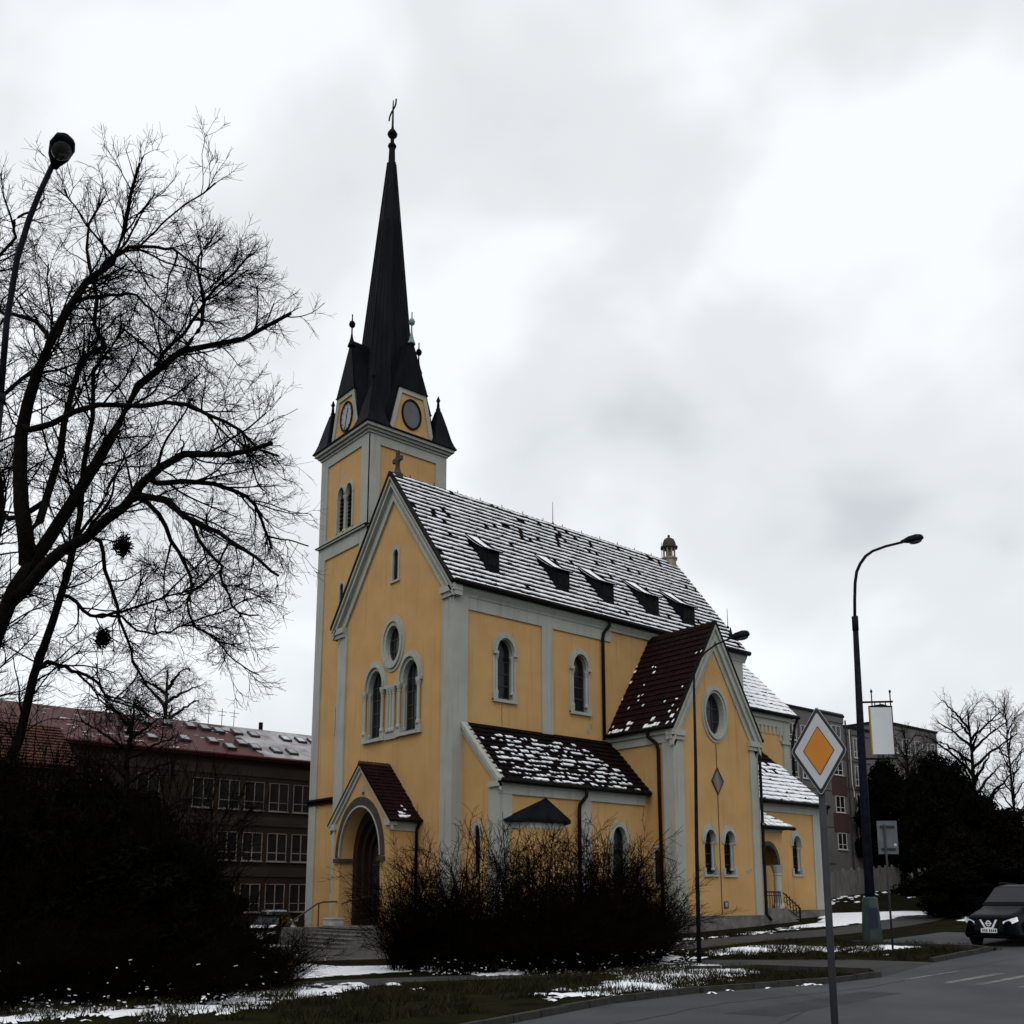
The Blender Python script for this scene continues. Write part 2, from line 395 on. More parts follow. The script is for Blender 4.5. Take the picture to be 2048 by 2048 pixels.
sheet('ground', [(-900, -700), (1500, -700), (1500, 1200), (-900, 1200)], 0, M['grass'])
KERB = [(-60, -47), (-40, -37.2), (-28, -32.3), (-19.5, -29.2), (-14.5, -27.6), (-10, -27.1), (-5, -27.6), (-1.1, -28.3)]
KERB2 = [(4.7, -27.3), (10.6, -27.0), (11.2, -26.0), (11.3, -23.0), (11.4, -19.5)]
road_poly = KERB+[(4.7, -27.3)]+KERB2[1:]+[(21, -19.5), (21, -27), (60, -26), (400, -20), (400, -60), (-60, -90)]
sheet('road', road_poly, .004, M['asphalt'])
sheet('pavement', [(-60, -17), (-30, -15.2), (-18, -15.0), (-14.8, -15.5), (-9, -17.2), (.8, -18.2), (2.3, -21), (4.2, -24), (4.7, -27.3), (-1.1, -28.3), (.15, -27.4), (-.25, -25.6), (-.9, -22.8), (-2.8, -20.3), (-9, -19.4), (-15, -17.6), (-19, -19.2), (-30, -21.5), (-60, -24)], .008, M['path'])
sheet('forecourt', [(-18, 40), (-8, 40), (.2, 22), (.2, -1), (2, -4), (-2, -6), (-7.75, -5.5), (-12.8, -4.3), (-30, 4), (-40, 20)], .010, M['paving'])
sheet('driveway', [(2, -4), (3.5, -9.5), (10.2, -10.5), (15.6, -11), (20.8, -12), (27.5, -11.3), (53.6, -1.9), (90, 12), (94, 4), (60, -6), (29.6, -14.4), (20.2, -15.6), (15.6, -15.3), (11.1, -14.2), (5.9, -14.1), (-2, -12.6), (-7, -9), (-2, -6)], .014, M['path'])
# lane markings along the carriageway
pm = MB()
def mark(x0, y0, x1, y1, w):
    d = Vector((x1-x0, y1-y0)).normalized(); n = Vector((-d.y, d.x))*w/2
    k = max(1, int(abs(x1-x0)/2))
    for i in range(k):
        xa, ya = x0+(x1-x0)*i/k, y0+(y1-y0)*i/k; xb, yb = x0+(x1-x0)*(i+1)/k, y0+(y1-y0)*(i+1)/k
        pm.quad(*[(x, y, G(x)+.012) for x, y in ((xa-n.x, ya-n.y), (xb-n.x, yb-n.y), (xb+n.x, yb+n.y), (xa+n.x, ya+n.y))])
MARKS = []
for i, v in enumerate((-29.35, -30.95, -32.0, -33.4, -34.8)):
    pm2 = pm; mark(-1.55+.05*i, v-.02, 2.2, v-.2, .30 if i else .16)
pm.build('road_marking', M['paint'], kind='structure')
# kerb stones
kerb = empty('kerb'); kerb['kind'] = 'structure'
def kerb_run(pts, x_from=-24):
    for (x0, y0), (x1, y1) in zip(pts, pts[1:]):
        L = math.hypot(x1-x0, y1-y0); k = max(1, round(L/1.25)); d = Vector((x1-x0, y1-y0, 0))/L; n = Vector((-d.y, d.x, 0))
        for i in range(k):
            a = Vector((x0, y0, 0))+d*(L*i/k+.02); c = Vector((x0, y0, 0))+d*(L*(i+1)/k-.02)
            if c.x < x_from: continue
            w_ = .22; hz = .19+rnd.uniform(-.015, .015); b = MB(); o_ = n*rnd.uniform(-.015, .015)
            q = [a+o_, c+o_, c+o_+n*w_, a+o_+n*w_]; top = []
            for j, p in enumerate(q):
                s_ = n*(.035 if j < 2 else 0); top.append((p.x+s_.x, p.y+s_.y, G(p.x)+hz))
            b.add([(p.x, p.y, G(p.x)-.1) for p in q]+top, [(4, 5, 6, 7), (0, 1, 5, 4), (1, 2, 6, 5), (2, 3, 7, 6), (3, 0, 4, 7)])
            b.build('kerb_stone', M['kerb'], kerb)
kerb_run(KERB); kerb_run(KERB2)
kerb_run([(-1.1, -28.3), (-.05, -27.4), (-.45, -25.6), (-1.1, -22.8), (-3.0, -20.5)])

# snow lying on the ground
def dist_in(poly, x, y):
    ins = False; d = 1e9; n = len(poly)
    for i in range(n):
        (x0, y0), (x1, y1) = poly[i], poly[(i+1) % n]
        if (y0 > y) != (y1 > y) and x < (x1-x0)*(y-y0)/(y1-y0)+x0: ins = not ins
        dx, dy = x1-x0, y1-y0; t = max(0, min(1, ((x-x0)*dx+(y-y0)*dy)/(dx*dx+dy*dy)))
        d = min(d, math.hypot(x-x0-t*dx, y-y0-t*dy))
    return d if ins else -d
def snow_patch(poly, cell=.13, patchy=.5, freq=.8, seed=0, thick=.05, base=.016):
    xs = [p[0] for p in poly]; ys = [p[1] for p in poly]
    x0, y0 = min(xs)-.6, min(ys)-.6; nx = int((max(xs)+.6-x0)/cell)+1; ny = int((max(ys)+.6-y0)/cell)+1
    F = np.empty((nx+1, ny+1))
    for i in range(nx+1):
        for j in range(ny+1):
            x, y = x0+i*cell, y0+j*cell
            d = dist_in(poly, x, y)
            nz = noise.fractal(Vector((x*freq+seed, y*freq, seed)), 1.0, 2.0, 4)
            F[i, j] = max(-1, min(d, 1.2))/1.2+(nz-.05)*1.1*patchy*1.6-.12*patchy
    b = MB(); ids = {}
    def vid(i, j):
        if (i, j) not in ids:
            x, y = x0+i*cell, y0+j*cell
            jx = noise.noise(Vector((x*5, y*5, 3)))*cell*.45; jy = noise.noise(Vector((x*5, y*5, 9)))*cell*.45
            ids[(i, j)] = len(b.v); b.v.append((x+jx, y+jy, G(x)+base+max(-.02, min(thick, F[i, j]*.12))))
        return ids[(i, j)]
    for i in range(nx):
        for j in range(ny):
            if F[i, j]+F[i+1, j]+F[i, j+1]+F[i+1, j+1] > 0:
                b.f.append([vid(i, j), vid(i+1, j), vid(i+1, j+1), vid(i, j+1)]); b.mi.append(0)
    return b.build('snow', M['snow'], smooth=True, kind='stuff')
snow_patch([(19.6, -8.6), (26.5, -7.8), (38, 0), (56, 6), (56, 0), (39.4, -8.7), (30.3, -10.5), (23.1, -10.9)], .22, .25, .5, 3)
snow_patch([(30, -15.8), (40, -11.4), (52, -5.8), (60, -3.2), (60, -5.4), (45, -11.6), (33, -16.4)], .22, .4, .6, 5)
snow_patch([(8, -9.0), (15, -9.6), (20, -9.8), (20, -10.6), (13, -10.4), (8, -10.0)], .18, .55, .9, 8)
snow_patch([(3.6, -15.3), (6.7, -15.5), (9.2, -16.4), (9.6, -20), (8, -21.8), (5.6, -19.2), (3, -17.6)], .16, .62, .9, 11)
snow_patch([(7, -21.5), (10, -20.5), (12.5, -21), (11, -23), (8.5, -23.5)], .16, .9, .8, 23)
snow_patch([(-6.2, -19.8), (-.9, -19.2), (-.6, -21.2), (-1.0, -23.1), (-4.9, -23.9), (-9.2, -25.7), (-12.3, -25.6), (-15.1, -25.8), (-14, -24.2), (-9.7, -22.6)], .13, .7, 1.0, 17)
snow_patch([(-13, -5.0), (-12.4, -8.8), (-9.2, -11.2), (-9.5, -14), (-13.8, -13.4), (-16.3, -13.8), (-18.2, -14.6), (-22, -13.2), (-19, -10.5)], .16, .28, .6, 29)
snow_patch([(-24, -17.5), (-19, -16.8), (-16, -18.2), (-20, -20.8), (-26, -21)], .13, 1.0, 1.1, 31)
snow_patch([(-32, -18.5), (-27, -19), (-22.5, -21.2), (-24, -23), (-29, -21.5), (-33, -20.5)], .13, 1.1, 1.1, 37)
snow_patch([(-10, -15.4), (-4, -16.4), (2, -15.5), (1, -17.6), (-6, -18.2), (-11, -17.2)], .16, .8, .9, 41)
snow_patch([(-9.5, -26.6), (-4.5, -27.0), (-4, -27.6), (-9, -27.0)], .12, .8, 1.4, 43)
snow_patch([(-14, 21), (-4, 14), (-3, 10), (-6, 8), (-16, 14)], .25, .7, .6, 47)

# repaired stretches in the asphalt
sheet('road_repair', [(-14, -31.2), (-5.5, -30.2), (-5.2, -31.3), (-13.5, -32.5)], .008, M['repair'])
sheet('road_repair', [(2.5, -35.0), (9.5, -34.6), (9.8, -36.4), (2.7, -36.6)], .008, M['repair'])
def crack(pts, seed):
    g_ = random.Random(seed); b = MB(); q = []
    for (x0, y0), (x1, y1) in zip(pts, pts[1:]):
        for k in range(10): t = k/10; q.append((x0+(x1-x0)*t+g_.uniform(-.08, .08), y0+(y1-y0)*t+g_.uniform(-.08, .08)))
    for (x0, y0), (x1, y1) in zip(q, q[1:]):
        w_ = g_.uniform(.012, .04); b.quad((x0, y0-w_, G(x0)+.010), (x1, y1-w_, G(x1)+.010), (x1, y1+w_, G(x1)+.010), (x0, y0+w_, G(x0)+.010))
    b.build('road_crack', M['seam'], kind='structure')
crack([(-20, -31.5), (-12, -29.6), (-3, -29.5), (6, -29.2), (14, -29.6)], 1); crack([(-16, -34), (-9, -31), (-7, -28.0)], 2); crack([(-4, -38), (3, -33.8), (12, -33.0), (20, -32)], 3)
# tufts of winter grass along the verges
def tufts(area, n, seed, hmin=.10, hmax=.34):
    g = np.random.default_rng(seed); (x0, x1, y0, y1), ok = area
    X = g.uniform(x0, x1, n); Y = g.uniform(y0, y1, n)
    keep = np.array([ok(x, y) for x, y in zip(X, Y)]); X, Y = X[keep], Y[keep]; n = len(X)
    Z = -0.9+0.042*np.clip(X+4, 0, 40); h = g.uniform(hmin, hmax, n); a = g.uniform(0, 6.28, n); w = g.uniform(.012, .028, n)
    lx, ly = g.normal(0, .5, n)*h, g.normal(0, .5, n)*h
    V = np.empty((n, 3, 3)); V[:, 0] = np.c_[X-np.cos(a)*w, Y-np.sin(a)*w, Z-.02]; V[:, 1] = np.c_[X+np.cos(a)*w, Y+np.sin(a)*w, Z-.02]; V[:, 2] = np.c_[X+lx, Y+ly, Z+h]
    return V.reshape(-1, 3)
def nz_(x, y, f=.7): return noise.noise(Vector((x*f, y*f, .3)))
verge1 = lambda x, y: y > -27.2+max(0, (-x-10)*.42) and y < -19.6 and not (x > -1.2) and nz_(x, y) > -.15
verge2 = lambda x, y: x > 1.2+(-y-18)*.45 and nz_(x, y) > -.1
VV = [tufts(((-26, -1.2, -27.5, -19.5), verge1), 26000, 1), tufts(((2, 12.5, -27, -15), verge2), 16000, 2), tufts(((-34, -18, -27, -17), lambda x, y: nz_(x, y) > -.05), 20000, 3),
      tufts(((4, 21, -10.6, -8.4), lambda x, y: nz_(x, y, 1.1) > .0), 6000, 4)]
VV = np.concatenate(VV); np_mesh('grass', VV, np.arange(len(VV)).reshape(-1, 3), M['blade'], kind='stuff', smooth=False)

# ---------------------------------------------------------------- the church
W, HE, HR, L = 14.10, 21.604, 31.322, 29.11
UA, AW, HA1, HA2 = .743, 3.492, 12.83, 8.94
UT, TV, TW, HTR, HTE = 13.695, 5.791, 8.843, 21.08, 13.19
KU, TN, S, HC = .877, 12.194, 6.993, 36.73
UC, VC = KU+S/2, TN+S/2
ch = empty('church', (7, 3, 0), label='ochre plastered church with grey trim, dark spire and snow streaked tiled roof', cat='church')
CHM = ch.matrix_basis.inverted()
def cb(b, name, mats, parent=ch, **k):
    """build a church part given in world coordinates"""
    o = b.build(name, mats, parent, **k)
    return o
ch.location = (0, 0, 0)
PF = lambda a, b, d: (-d, a, b)                       # west front
PN = lambda a, b, d: (a, -d, b)                       # nave side
PA = lambda a, b, d: (a, -AW-d, b)                    # aisle side
PAW = lambda a, b, d: (UA-d, a, b)                    # aisle end
PTG = lambda a, b, d: (a, -TV-d, b)                   # transept gable
PTW = lambda a, b, d: (UT-d, a, b)                    # transept return
PTE = lambda a, b, d: (UT+TW+d, a, b)
PKF = lambda a, b, d: (KU-d, a, b)                    # tower front
PKS = lambda a, b, d: (a, TN-d, b)                    # tower side
PKB = lambda a, b, d: (KU+S+d, a, b); PKN = lambda a, b, d: (a, TN+S+d, b)
OW, TR = M['ochre'], M['trim']
PKF_ = lambda a, b, d: (KU-d, a, b)
GB = -1.2
CV = W/2

# --- west front: openings
slit = arch(6.78, .33, 23.5, 25.3, .42, 8)
rose = oval(6.87, 19.02, .86, 1.28)
aL = arch(8.98, .92, 12.75, 16.15, 1.35); aR = arch(4.68, .92, 12.75, 16.15, 1.35)
front = [(0, GB), (W, GB), (W, HE), (CV, HR-.35), (0, HE)]
wall_panel('wall', PF, front, [slit, rose, aL, aR], OW, ch, .45, TR)
w = glazing(PF, slit, .14, ch, [], [], label='narrow slit window high in the gable')
b = MB(); b.ring(PF, hood(6.78, .33, 25.3, .42, 8, leg=1.8), hood(6.78, .50, 25.35, .72, 8, leg=1.85), 0, .07, False); b.rect(PF, 6.2, 7.36, 23.35, 23.5, 0, .12); cb(b, 'surround', TR, w)
w = glazing(PF, rose, .35, ch, [6.6, 7.15], [18.6, 19.4], label='round window below the gable')
b = MB()
b.ring(PF, oval(6.87, 19.02, .86, 1.28), oval(6.87, 19.02, 1.08, 1.55), 0, .10); b.ring(PF, oval(6.87, 19.02, 1.08, 1.55), oval(6.87, 19.02, 1.22, 1.72), 0, .2); b.ring(PF, oval(6.87, 19.02, 1.22, 1.72), oval(6.87, 19.02, 1.42, 1.95), 0, .08)
cb(b, 'surround', TR, w)
def column(P, a, z0, z1, r, d, parent, cap=True, rx=1.35):
    b = MB(); c = P(a, 0, d); h = z1-z0
    pr_ = [(r*1.5, 0), (r*1.5, .12*h*.5), (r*1.05, .12*h*.5+.06), (r, .1*h), (r*.9, h*.84), (r*1.15, h*.85), (r*.95, h*.87), (r*1.7, h*.97), (r*1.75, h)]
    b.lathe((c[0], c[1], z0), pr_, 10); return cb(b, 'column', TR, parent, smooth=False)
for c_, o_ in ((8.98, aL), (4.68, aR)):
    w = glazing(PF, o_, .42, ch, [c_-.3, c_+.3], [13.7, 14.6, 15.5, 16.4])
    b = MB(); b.ring(PF, hood(c_, .92, 16.15, 1.35), hood(c_, 1.12, 16.15, 1.58), 0, .05, False); b.ring(PF, hood(c_, 1.12, 16.15, 1.58), hood(c_, 1.25, 16.15, 1.75), 0, .22, False); b.ring(PF, hood(c_, 1.25, 16.15, 1.75), hood(c_, 1.44, 16.15, 1.97), 0, .12, False)
    for sgn in (-1, 1):
        a0, a1 = sorted((c_+sgn*.92, c_+sgn*1.42)); b.rect(PF, a0, a1, 15.98, 16.15, 0, .26); b.rect(PF, a0, a1, 12.5, 13.1, 0, .2)
    cb(b, 'arch_moulding', TR, w)
    b = MB(); b.prism(PF, [(c_-1.0, 12.5), (c_+1.0, 12.5), (c_+1.0, 12.72), (c_-1.0, 12.72)], -.5, .26); cb(b, 'sill', TR, w)
    for sgn in (-1, 1):
        column(PF, c_+sgn*1.14, 13.1, 15.98, .12, .14, w); column(PF, c_+sgn*.98, 12.9, 15.98, .10, -.16, w)
for a in (7.15, 6.83, 6.5): column(PF, a, 12.95, 15.98, .12, .12, ch)
b = MB(); b.rect(PF, 6.1, 7.56, 15.98, 16.15, 0, .24); cb(b, 'impost_band', TR); b = MB(); b.rect(PF, 6.1, 7.56, 12.45, 12.95, 0, .16); cb(b, 'column_base', TR)
# --- west front trim
b = MB(); b.rect(PF, 12.9, W, GB, HE-.5, -.1, .14); cb(b, 'pilaster', TR)
b = MB(); b.rect(PF, 0, 1.08, GB, HE-.7, -.1, .14); b.prism(PN, [(-.137, GB), (1.03, GB), (1.03, HE-.703), (-.137, HE-.703)], -.1, .137); cb(b, 'pilaster', TR)
def chev(c, half, ze, za, k0, k1, cut):
    """raking band: outer line lowered by k0, inner line by k1 (vertical), stopped at +-cut from the centre"""
    sl = (za-ze)/half
    o = lambda x, k: (c+x, za-k-sl*abs(x))
    return [o(-cut, k1), o(-cut, k0), (c, za-k0), o(cut, k0), o(cut, k1), (c, za-k1)]
for k0, k1, d in ((.10, .42, .52), (.42, .72, .34), (.72, .95, .42), (.95, 1.55, .12), (1.55, 1.95, .18)):
    b = MB(); b.prism(PF, chev(CV, CV+.44, HE, HR, k0, k1, CV+.40 if d > .3 else CV-.05), -.05, d); cb(b, 'raking_cornice', TR)
b = MB(); b.prism(PF, chev(CV, CV+.44, HE, HR, -.12, .13, CV+.46), .3, .60); cb(b, 'verge_edge', M['gutter'])
for s0, s1 in ((-.50, 1.02), (W-1.02, W+.50)):
    b = MB(); b.rect(PF, s0, s1, 20.75, 21.05, -.3, .30); b.rect(PF, s0-.03, s1+.03, 21.05, 21.45, -.3, .42); cb(b, 'kneeler', TR)
# --- nave walls
n1_, n2_ = arch(4.1, .66, 14.62, 17.75, .88), arch(10.83, .66, 14.62, 17.75, .88)
wall_panel('wall', PN, [(0, HA1-.4), (L, HA1-.4), (L, HE-.02), (0, HE-.02)], [n1_, n2_], OW, ch, .6, TR)
b = MB()
b.quad((L, 0, GB), (L, W, GB), (L, W, HE), (L, 0, HE)); b.poly([(L, 0, HE), (L, W, HE), (L, CV, HR-.3)]); b.quad((0, W, GB), (L, W, GB), (L, W, HE), (0, W, HE)); b.quad((0, -.0, GB), (UA, 0, GB), (UA, 0, HA1), (0, 0, HA1))
b.quad((UT+TW, 0.002, GB), (L, 0.002, GB), (L, 0.002, HA1), (UT+TW, 0.002, HA1))
cb(b, 'wall', OW)
for o_, c_ in ((n1_, 4.1), (n2_, 10.83)):
    w = glazing(PN, o_, .36, ch, [c_], [15.6, 16.4, 17.2])
    cc = c_
    b = MB(); b.ring(PN, hood(cc, .72, 17.75, .95), hood(cc, .88, 17.75, 1.15), 0, .2, False); b.ring(PN, hood(cc, .88, 17.75, 1.15), hood(cc, 1.02, 17.75, 1.36), 0, .10, False)
    b.ring(PN, hood(cc, .66, 17.75, .88), hood(cc, .72, 17.75, .95), -.1, .02, False)
    for sgn in (-1, 1):
        a0, a1 = sorted((cc+sgn*.62, cc+sgn*1.0)); b.rect(PN, a0, a1, 17.55, 17.75, 0, .22); b.rect(PN, a0, a1, 14.5, 15.0, 0, .16)
        a0, a1 = sorted((cc+sgn*.80, cc+sgn*.98)); b.rect(PN, a0, a1, 15.0, 17.55, 0, .05)
    cb(b, 'arch_moulding', TR, w)
    for sgn in (-1, 1): column(PN, cc+sgn*.66, 15.0, 17.55, .11, -.02, w)
    b = MB(); b.rect(PN, cc-1.0, cc+1.0, 14.42, 14.62, -.4, .18); cb(b, 'sill', TR, w)
for a0, a1 in ((1.03, UT+.2), (UT+TW-.2, L)): b = MB(); b.rect(PN, a0, a1, 20.09, 20.9, 0, .101); cb(b, 'frieze', TR)
for a0, a1 in ((7.29, 8.27), (28.1, L)):
    b = MB(); b.rect(PN, a0, a1, HA1-.2, 20.09, 0, .10); cb(b, 'pilaster', TR)
b = MB()
prof = [(.0, 20.90), (.14, 20.90), (.18, 21.05), (.34, 21.30), (.40, 21.42), (.40, 21.56), (0, 21.56)]
def moulding(b, P, prof, a0, a1):
    n = len(prof); b.add([P(a0, z, d) for d, z in prof]+[P(a1, z, d) for d, z in prof], [(i, i+1, i+1+n, i+n) for i in range(n-1)]+[tuple(range(n)), tuple(range(2*n-1, n-1, -1))])
moulding(b, PN, prof, -.3, L+.3); cb(b, 'cornice', TR)
def gutter(P, a0, a1, z, d, parent=ch, r=.13):
    b = MB(); b.tube([P(a0, z, d), P(a1, z, d)], r, 8); return cb(b, 'gutter', M['gutter'], parent, smooth=True)
gutter(PN, -.3, L+.35, 21.62, .58, r=.2)
def downpipe(pts, r=.085, n=8):
    b = MB(); b.tube(pts, r, n)
    return cb(b, 'downpipe', M['gutter'], ch, smooth=True)
downpipe([(13.35, -.58, 21.5), (13.35, -.5, 21.1), (13.05, -.22, 20.6), (12.97, -.2, 20.2), (12.97, -.2, 12.9)], .12)

b = MB(); b.prism(PKF_, [(16.15, 33.9), (16.3, 33.85), (16.28, 34.75), (15.6, 35.05), (15.6, 34.9), (16.12, 34.6)], .0, .012); cb(b, 'patch_mark', M['dial'])
for a, z in ((11.9, 13.75), (11.55, 13.35)): b = MB(); b.prism(PN, oval(a, z, .10, .2, 9), 0, .012); cb(b, 'patch_mark', M['dial'])
b = MB(); q_ = [(3.9, 14.4)]+[(3.9+.03*math.sin(i*2.3), 14.4-i*.2) for i in range(1, 8)]
for (a0, z0), (a1, z1) in zip(q_, q_[1:]): b.prism(PN, [(a0-.014, z0), (a1-.014, z1), (a1+.014, z1), (a0+.014, z0)], 0, .004)
cb(b, 'plaster_crack', M['gutter'])
# --- nave roof
SL = Vector((0, CV+.44, HR-HE)); LS = SL.length
roof_n = [(-.36, 0), (L+.40, 0), (L+.40, LS), (-.36, LS)]
b = MB()
x0, x1 = -.36, L+.40
b.add([(x0, -.44, HE-.02), (x1, -.44, HE-.02), (x1, CV, HR-.02), (x0, CV, HR-.02), (x0, W+.44, HE-.02), (x1, W+.44, HE-.02),
       (x0, -.44, HE-.14), (x1, -.44, HE-.14), (x1, CV, HR-.22), (x0, CV, HR-.22), (x0, W+.44, HE-.14), (x1, W+.44, HE-.14)],
      [(0, 1, 2, 3), (3, 2, 5, 4), (6, 0, 3, 9), (9, 3, 4, 10), (7, 8, 2, 1), (8, 11, 5, 2), (6, 7, 1, 0), (4, 5, 11, 10), (6, 9, 8, 7), (9, 10, 11, 8)])
roof = cb(b, 'roof', M['tile_dark'])
def sn(s, t):
    z = noise.noise(Vector((s*.22, t*.35, 4)))
    c = .985
    if 4.5 < t < 10 and 1 < s < 13 and abs((t-8.6)+.16*(s-5)) < 1.6: c = .90+z*.2
    elif t > 8 and s > 14: c = .95+z*.2
    elif t > 5: c = .97+z*.1
    return c
DORM = [(3.87, 1.12), (10.23, 1.3), (14.67, 1.38), (19.57, 1.48), (23.82, 1.5)]
ds = lambda s, t: any(abs(s-c-(.0)) < w_/2+.05 and 2.3 < t < 6.6 for c, w_ in DORM)
tiled_slope((0, -.44, HE), (1, 0, 0), SL, roof_n, .545, .42, roof, M['tile_dark'], sn, skip=ds, seed=3)
b = MB()
for i in range(60):
    a0 = -.36+i*(L+.76)/60; a1 = a0+(L+.76)/60+.04
    b.add([(a0, CV-.22, HR-.16), (a0, CV, HR+.12), (a0, CV+.22, HR-.16), (a1, CV-.25, HR-.19), (a1, CV, HR+.07), (a1, CV+.25, HR-.19)], [(0, 1, 4, 3), (1, 2, 5, 4), (0, 2, 1)])
cb(b, 'ridge_tiles', M['tile_dark'], roof, kind='stuff')
b = MB()
for i in range(14): b.tube([(1.2+i*2.1, CV, HR+.05), (1.2+i*2.1, CV, HR+.3)], .03, 5)
cb(b, 'ridge_hooks', M['iron'], roof)
# dormers: shed roofs sweeping back into the slope, dark cheeks and a small louvred front
for c, w_ in DORM:
    vf, zf, zt = .95, 23.40, 25.0; vb, zb = 3.72, 27.0
    x0, x1 = c-w_/2, c+w_/2
    b = MB()
    b.add([(x0, vf, zf), (x1, vf, zf), (x1, vf, zt), (x0, vf, zt), (x0, vb, zb), (x1, vb, zb)], [(0, 1, 2, 3), (0, 3, 4), (1, 5, 2)])
    d = cb(b, 'dormer', M['slate'], ch)
    b = MB(); b.rect(lambda a, z, q: (a, vf-q, z), x0+.14, x1-.14, zf+.45, zt-.2, .005, .03); cb(b, 'hatch', M['gutter'], d)
    b = MB(); k = 6; rows = []
    for i in range(k+1):
        t = i/k; rows.append((vf-.25+(vb-vf+.3)*t, zt-.10+(zb-zt+.12)*(t**1.35)+.0))
    for (ya, za), (yb, zb_) in zip(rows, rows[1:]):
        b.quad((x0-.12, ya, za), (x1+.12, ya, za), (x1+.12, yb, zb_), (x0-.12, yb, zb_))
        b.quad((x0-.12, ya, za-.07), (x0-.12, ya, za), (x0-.12, yb, zb_), (x0-.12, yb, zb_-.07))
        b.quad((x1+.12, ya, za-.07), (x1+.12, ya, za), (x1+.12, yb, zb_), (x1+.12, yb, zb_-.07))
    b.quad((x0-.12, rows[0][0], rows[0][1]-.07), (x1+.12, rows[0][0], rows[0][1]-.07), (x1+.12, rows[0][0], rows[0][1]), (x0-.12, rows[0][0], rows[0][1]))
    cb(b, 'roof', M['tile_dark'], d)
    b = MB()
    for (ya, za), (yb, zb_) in zip(rows, rows[1:]):
        b.quad((x0-.08, ya+.03, za+.05), (x1+.05, ya+.03, za+.05), (x1+.05, yb+.03, zb_+.05), (x0-.08, yb+.03, zb_+.05))
    b.quad((x0-.08, rows[0][0]+.03, rows[0][1]), (x1+.05, rows[0][0]+.03, rows[0][1]), (x1+.05, rows[0][0]+.03, rows[0][1]+.05), (x0-.08, rows[0][0]+.03, rows[0][1]+.05))
    o = cb(b, 'snow', M['snow'], d); o['kind'] = 'stuff'
# gable cross and ridge turret
b = MB(); c_ = (.12, CV, HR)
b.lathe((.12, CV, HR-.3), [(.42, 0), (.42, .35), (.30, .45), (.22, .6), (.16, .9)], 8)
b.obox((.12, CV, HR+1.05), (.09, 0, 0), (0, .11, 0), (0, 0, .62)); b.obox((.12, CV, HR+1.15), (.085, 0, 0), (0, .40, 0), (0, 0, .12))
for dy, dz in ((-.40, 1.15), (.40, 1.15), (0, 1.66), (0, .70)): b.obox((.12, CV+dy, HR+dz), (.088, 0, 0), (0, .15, 0), (0, 0, .15))
b.ring(lambda a, z, d: (.12-d, a, z), oval(CV, HR+1.15, .22, .27, 16), oval(CV, HR+1.15, .32, .38, 16), -.06, .06)
cb(b, 'gable_cross', M['arch_dark'])
b = MB(); c_ = (28.78, CV, HR-.5)
b.lathe(c_, [(.62, -.3), (.62, .65), (.74, .72), (.74, .84), (.60, .88)], 8, rot=.39)
for k in range(8):
    a = 2*math.pi*k/8+.39; b.lathe((c_[0]+.50*math.cos(a), c_[1]+.50*math.sin(a), c_[2]+.88), [(.10, 0), (.07, .1), (.07, .72), (.11, .82)], 6)
b.lathe((c_[0], c_[1], c_[2]+.88), [(.2, 0), (.2, .82)], 8)
b.lathe((c_[0], c_[1], c_[2]+1.70), [(.62, 0), (.80, .08), (.80, .2), (.66, .26), (.60, .55), (.44, .9), (.2, 1.05), (.08, 1.12), (.13, 1.22), (.09, 1.32), (.02, 1.36)], 8, mi=1, rot=.39)
cb(b, 'ridge_turret', [M['stone'], M['arch_dark']])
for p, h in (((14.85, CV, HR), 1.95), ((27.8, CV, HR-.2), 1.8), ((29.4, 1.45, 24.2), 1.7)):
    b = MB(); b.tube([p, (p[0], p[1], p[2]+h)], [.035, .018], 5); b.lathe((p[0], p[1], p[2]), [(.12, 0), (.12, .12), (.05, .2)], 6); cb(b, 'lightning_rod', M['iron'])
# ---------------------------------------------------------------- tower
bl1, bl2 = arch(16.08, .50, 29.95, 32.7, .85), arch(14.88, .50, 29.95, 32.7, .85)
s1 = arch(15.6, .27, 23.6, 25.3, .35, 8); s2 = arch(15.62, .27, 14.0, 15.9, .35, 8)
wall_panel('tower_wall', PKF, [(TN, GB), (TN+S, GB), (TN+S, HC), (TN, HC)], [bl1, bl2, s1, s2], OW, ch, .55, TR)
b = MB()
b.quad(PKS(KU, 18, 0), PKS(KU+S, 18, 0), PKS(KU+S, HC, 0), PKS(KU, HC, 0)); b.quad(PKB(TN, 0, 0), PKB(TN+S, 0, 0), PKB(TN+S, HC, 0), PKB(TN, HC, 0)); b.quad(PKN(KU, GB, 0), PKN(KU+S, GB, 0), PKN(KU+S, HC, 0), PKN(KU, HC, 0))
cb(b, 'tower_wall', OW)
for o_, nm in ((bl1, 0), (bl2, 0)):
    b = MB(); b.poly([PKF(a, z, -.22) for a, z in o_]); w = cb(b, 'belfry_opening', M['glass'])
    c_ = 16.08 if o_ is bl1 else 14.88
    b = MB(); b.ring(PKF, hood(c_, .5, 32.7, .85), hood(c_, .66, 32.7, 1.06), 0, .12, False); cb(b, 'arch_moulding', TR, w)
    f = MB()
    for i in range(9):
        z = 30.1+i*.33; f.obox(PKF(c_, z, -.16), (.01, 0, 0), (0, .48, 0), (.03, 0, .09))
    cb(f, 'louvre', M['gutter'], w)
column(PKF, 15.48, 29.75, 32.7, .13, .0, ch)
b = MB()
for a in (16.66, 14.3): b.rect(PKF, a-.06, a+.10, 29.9, 32.7, 0, .10)
cb(b, 'jamb', TR)
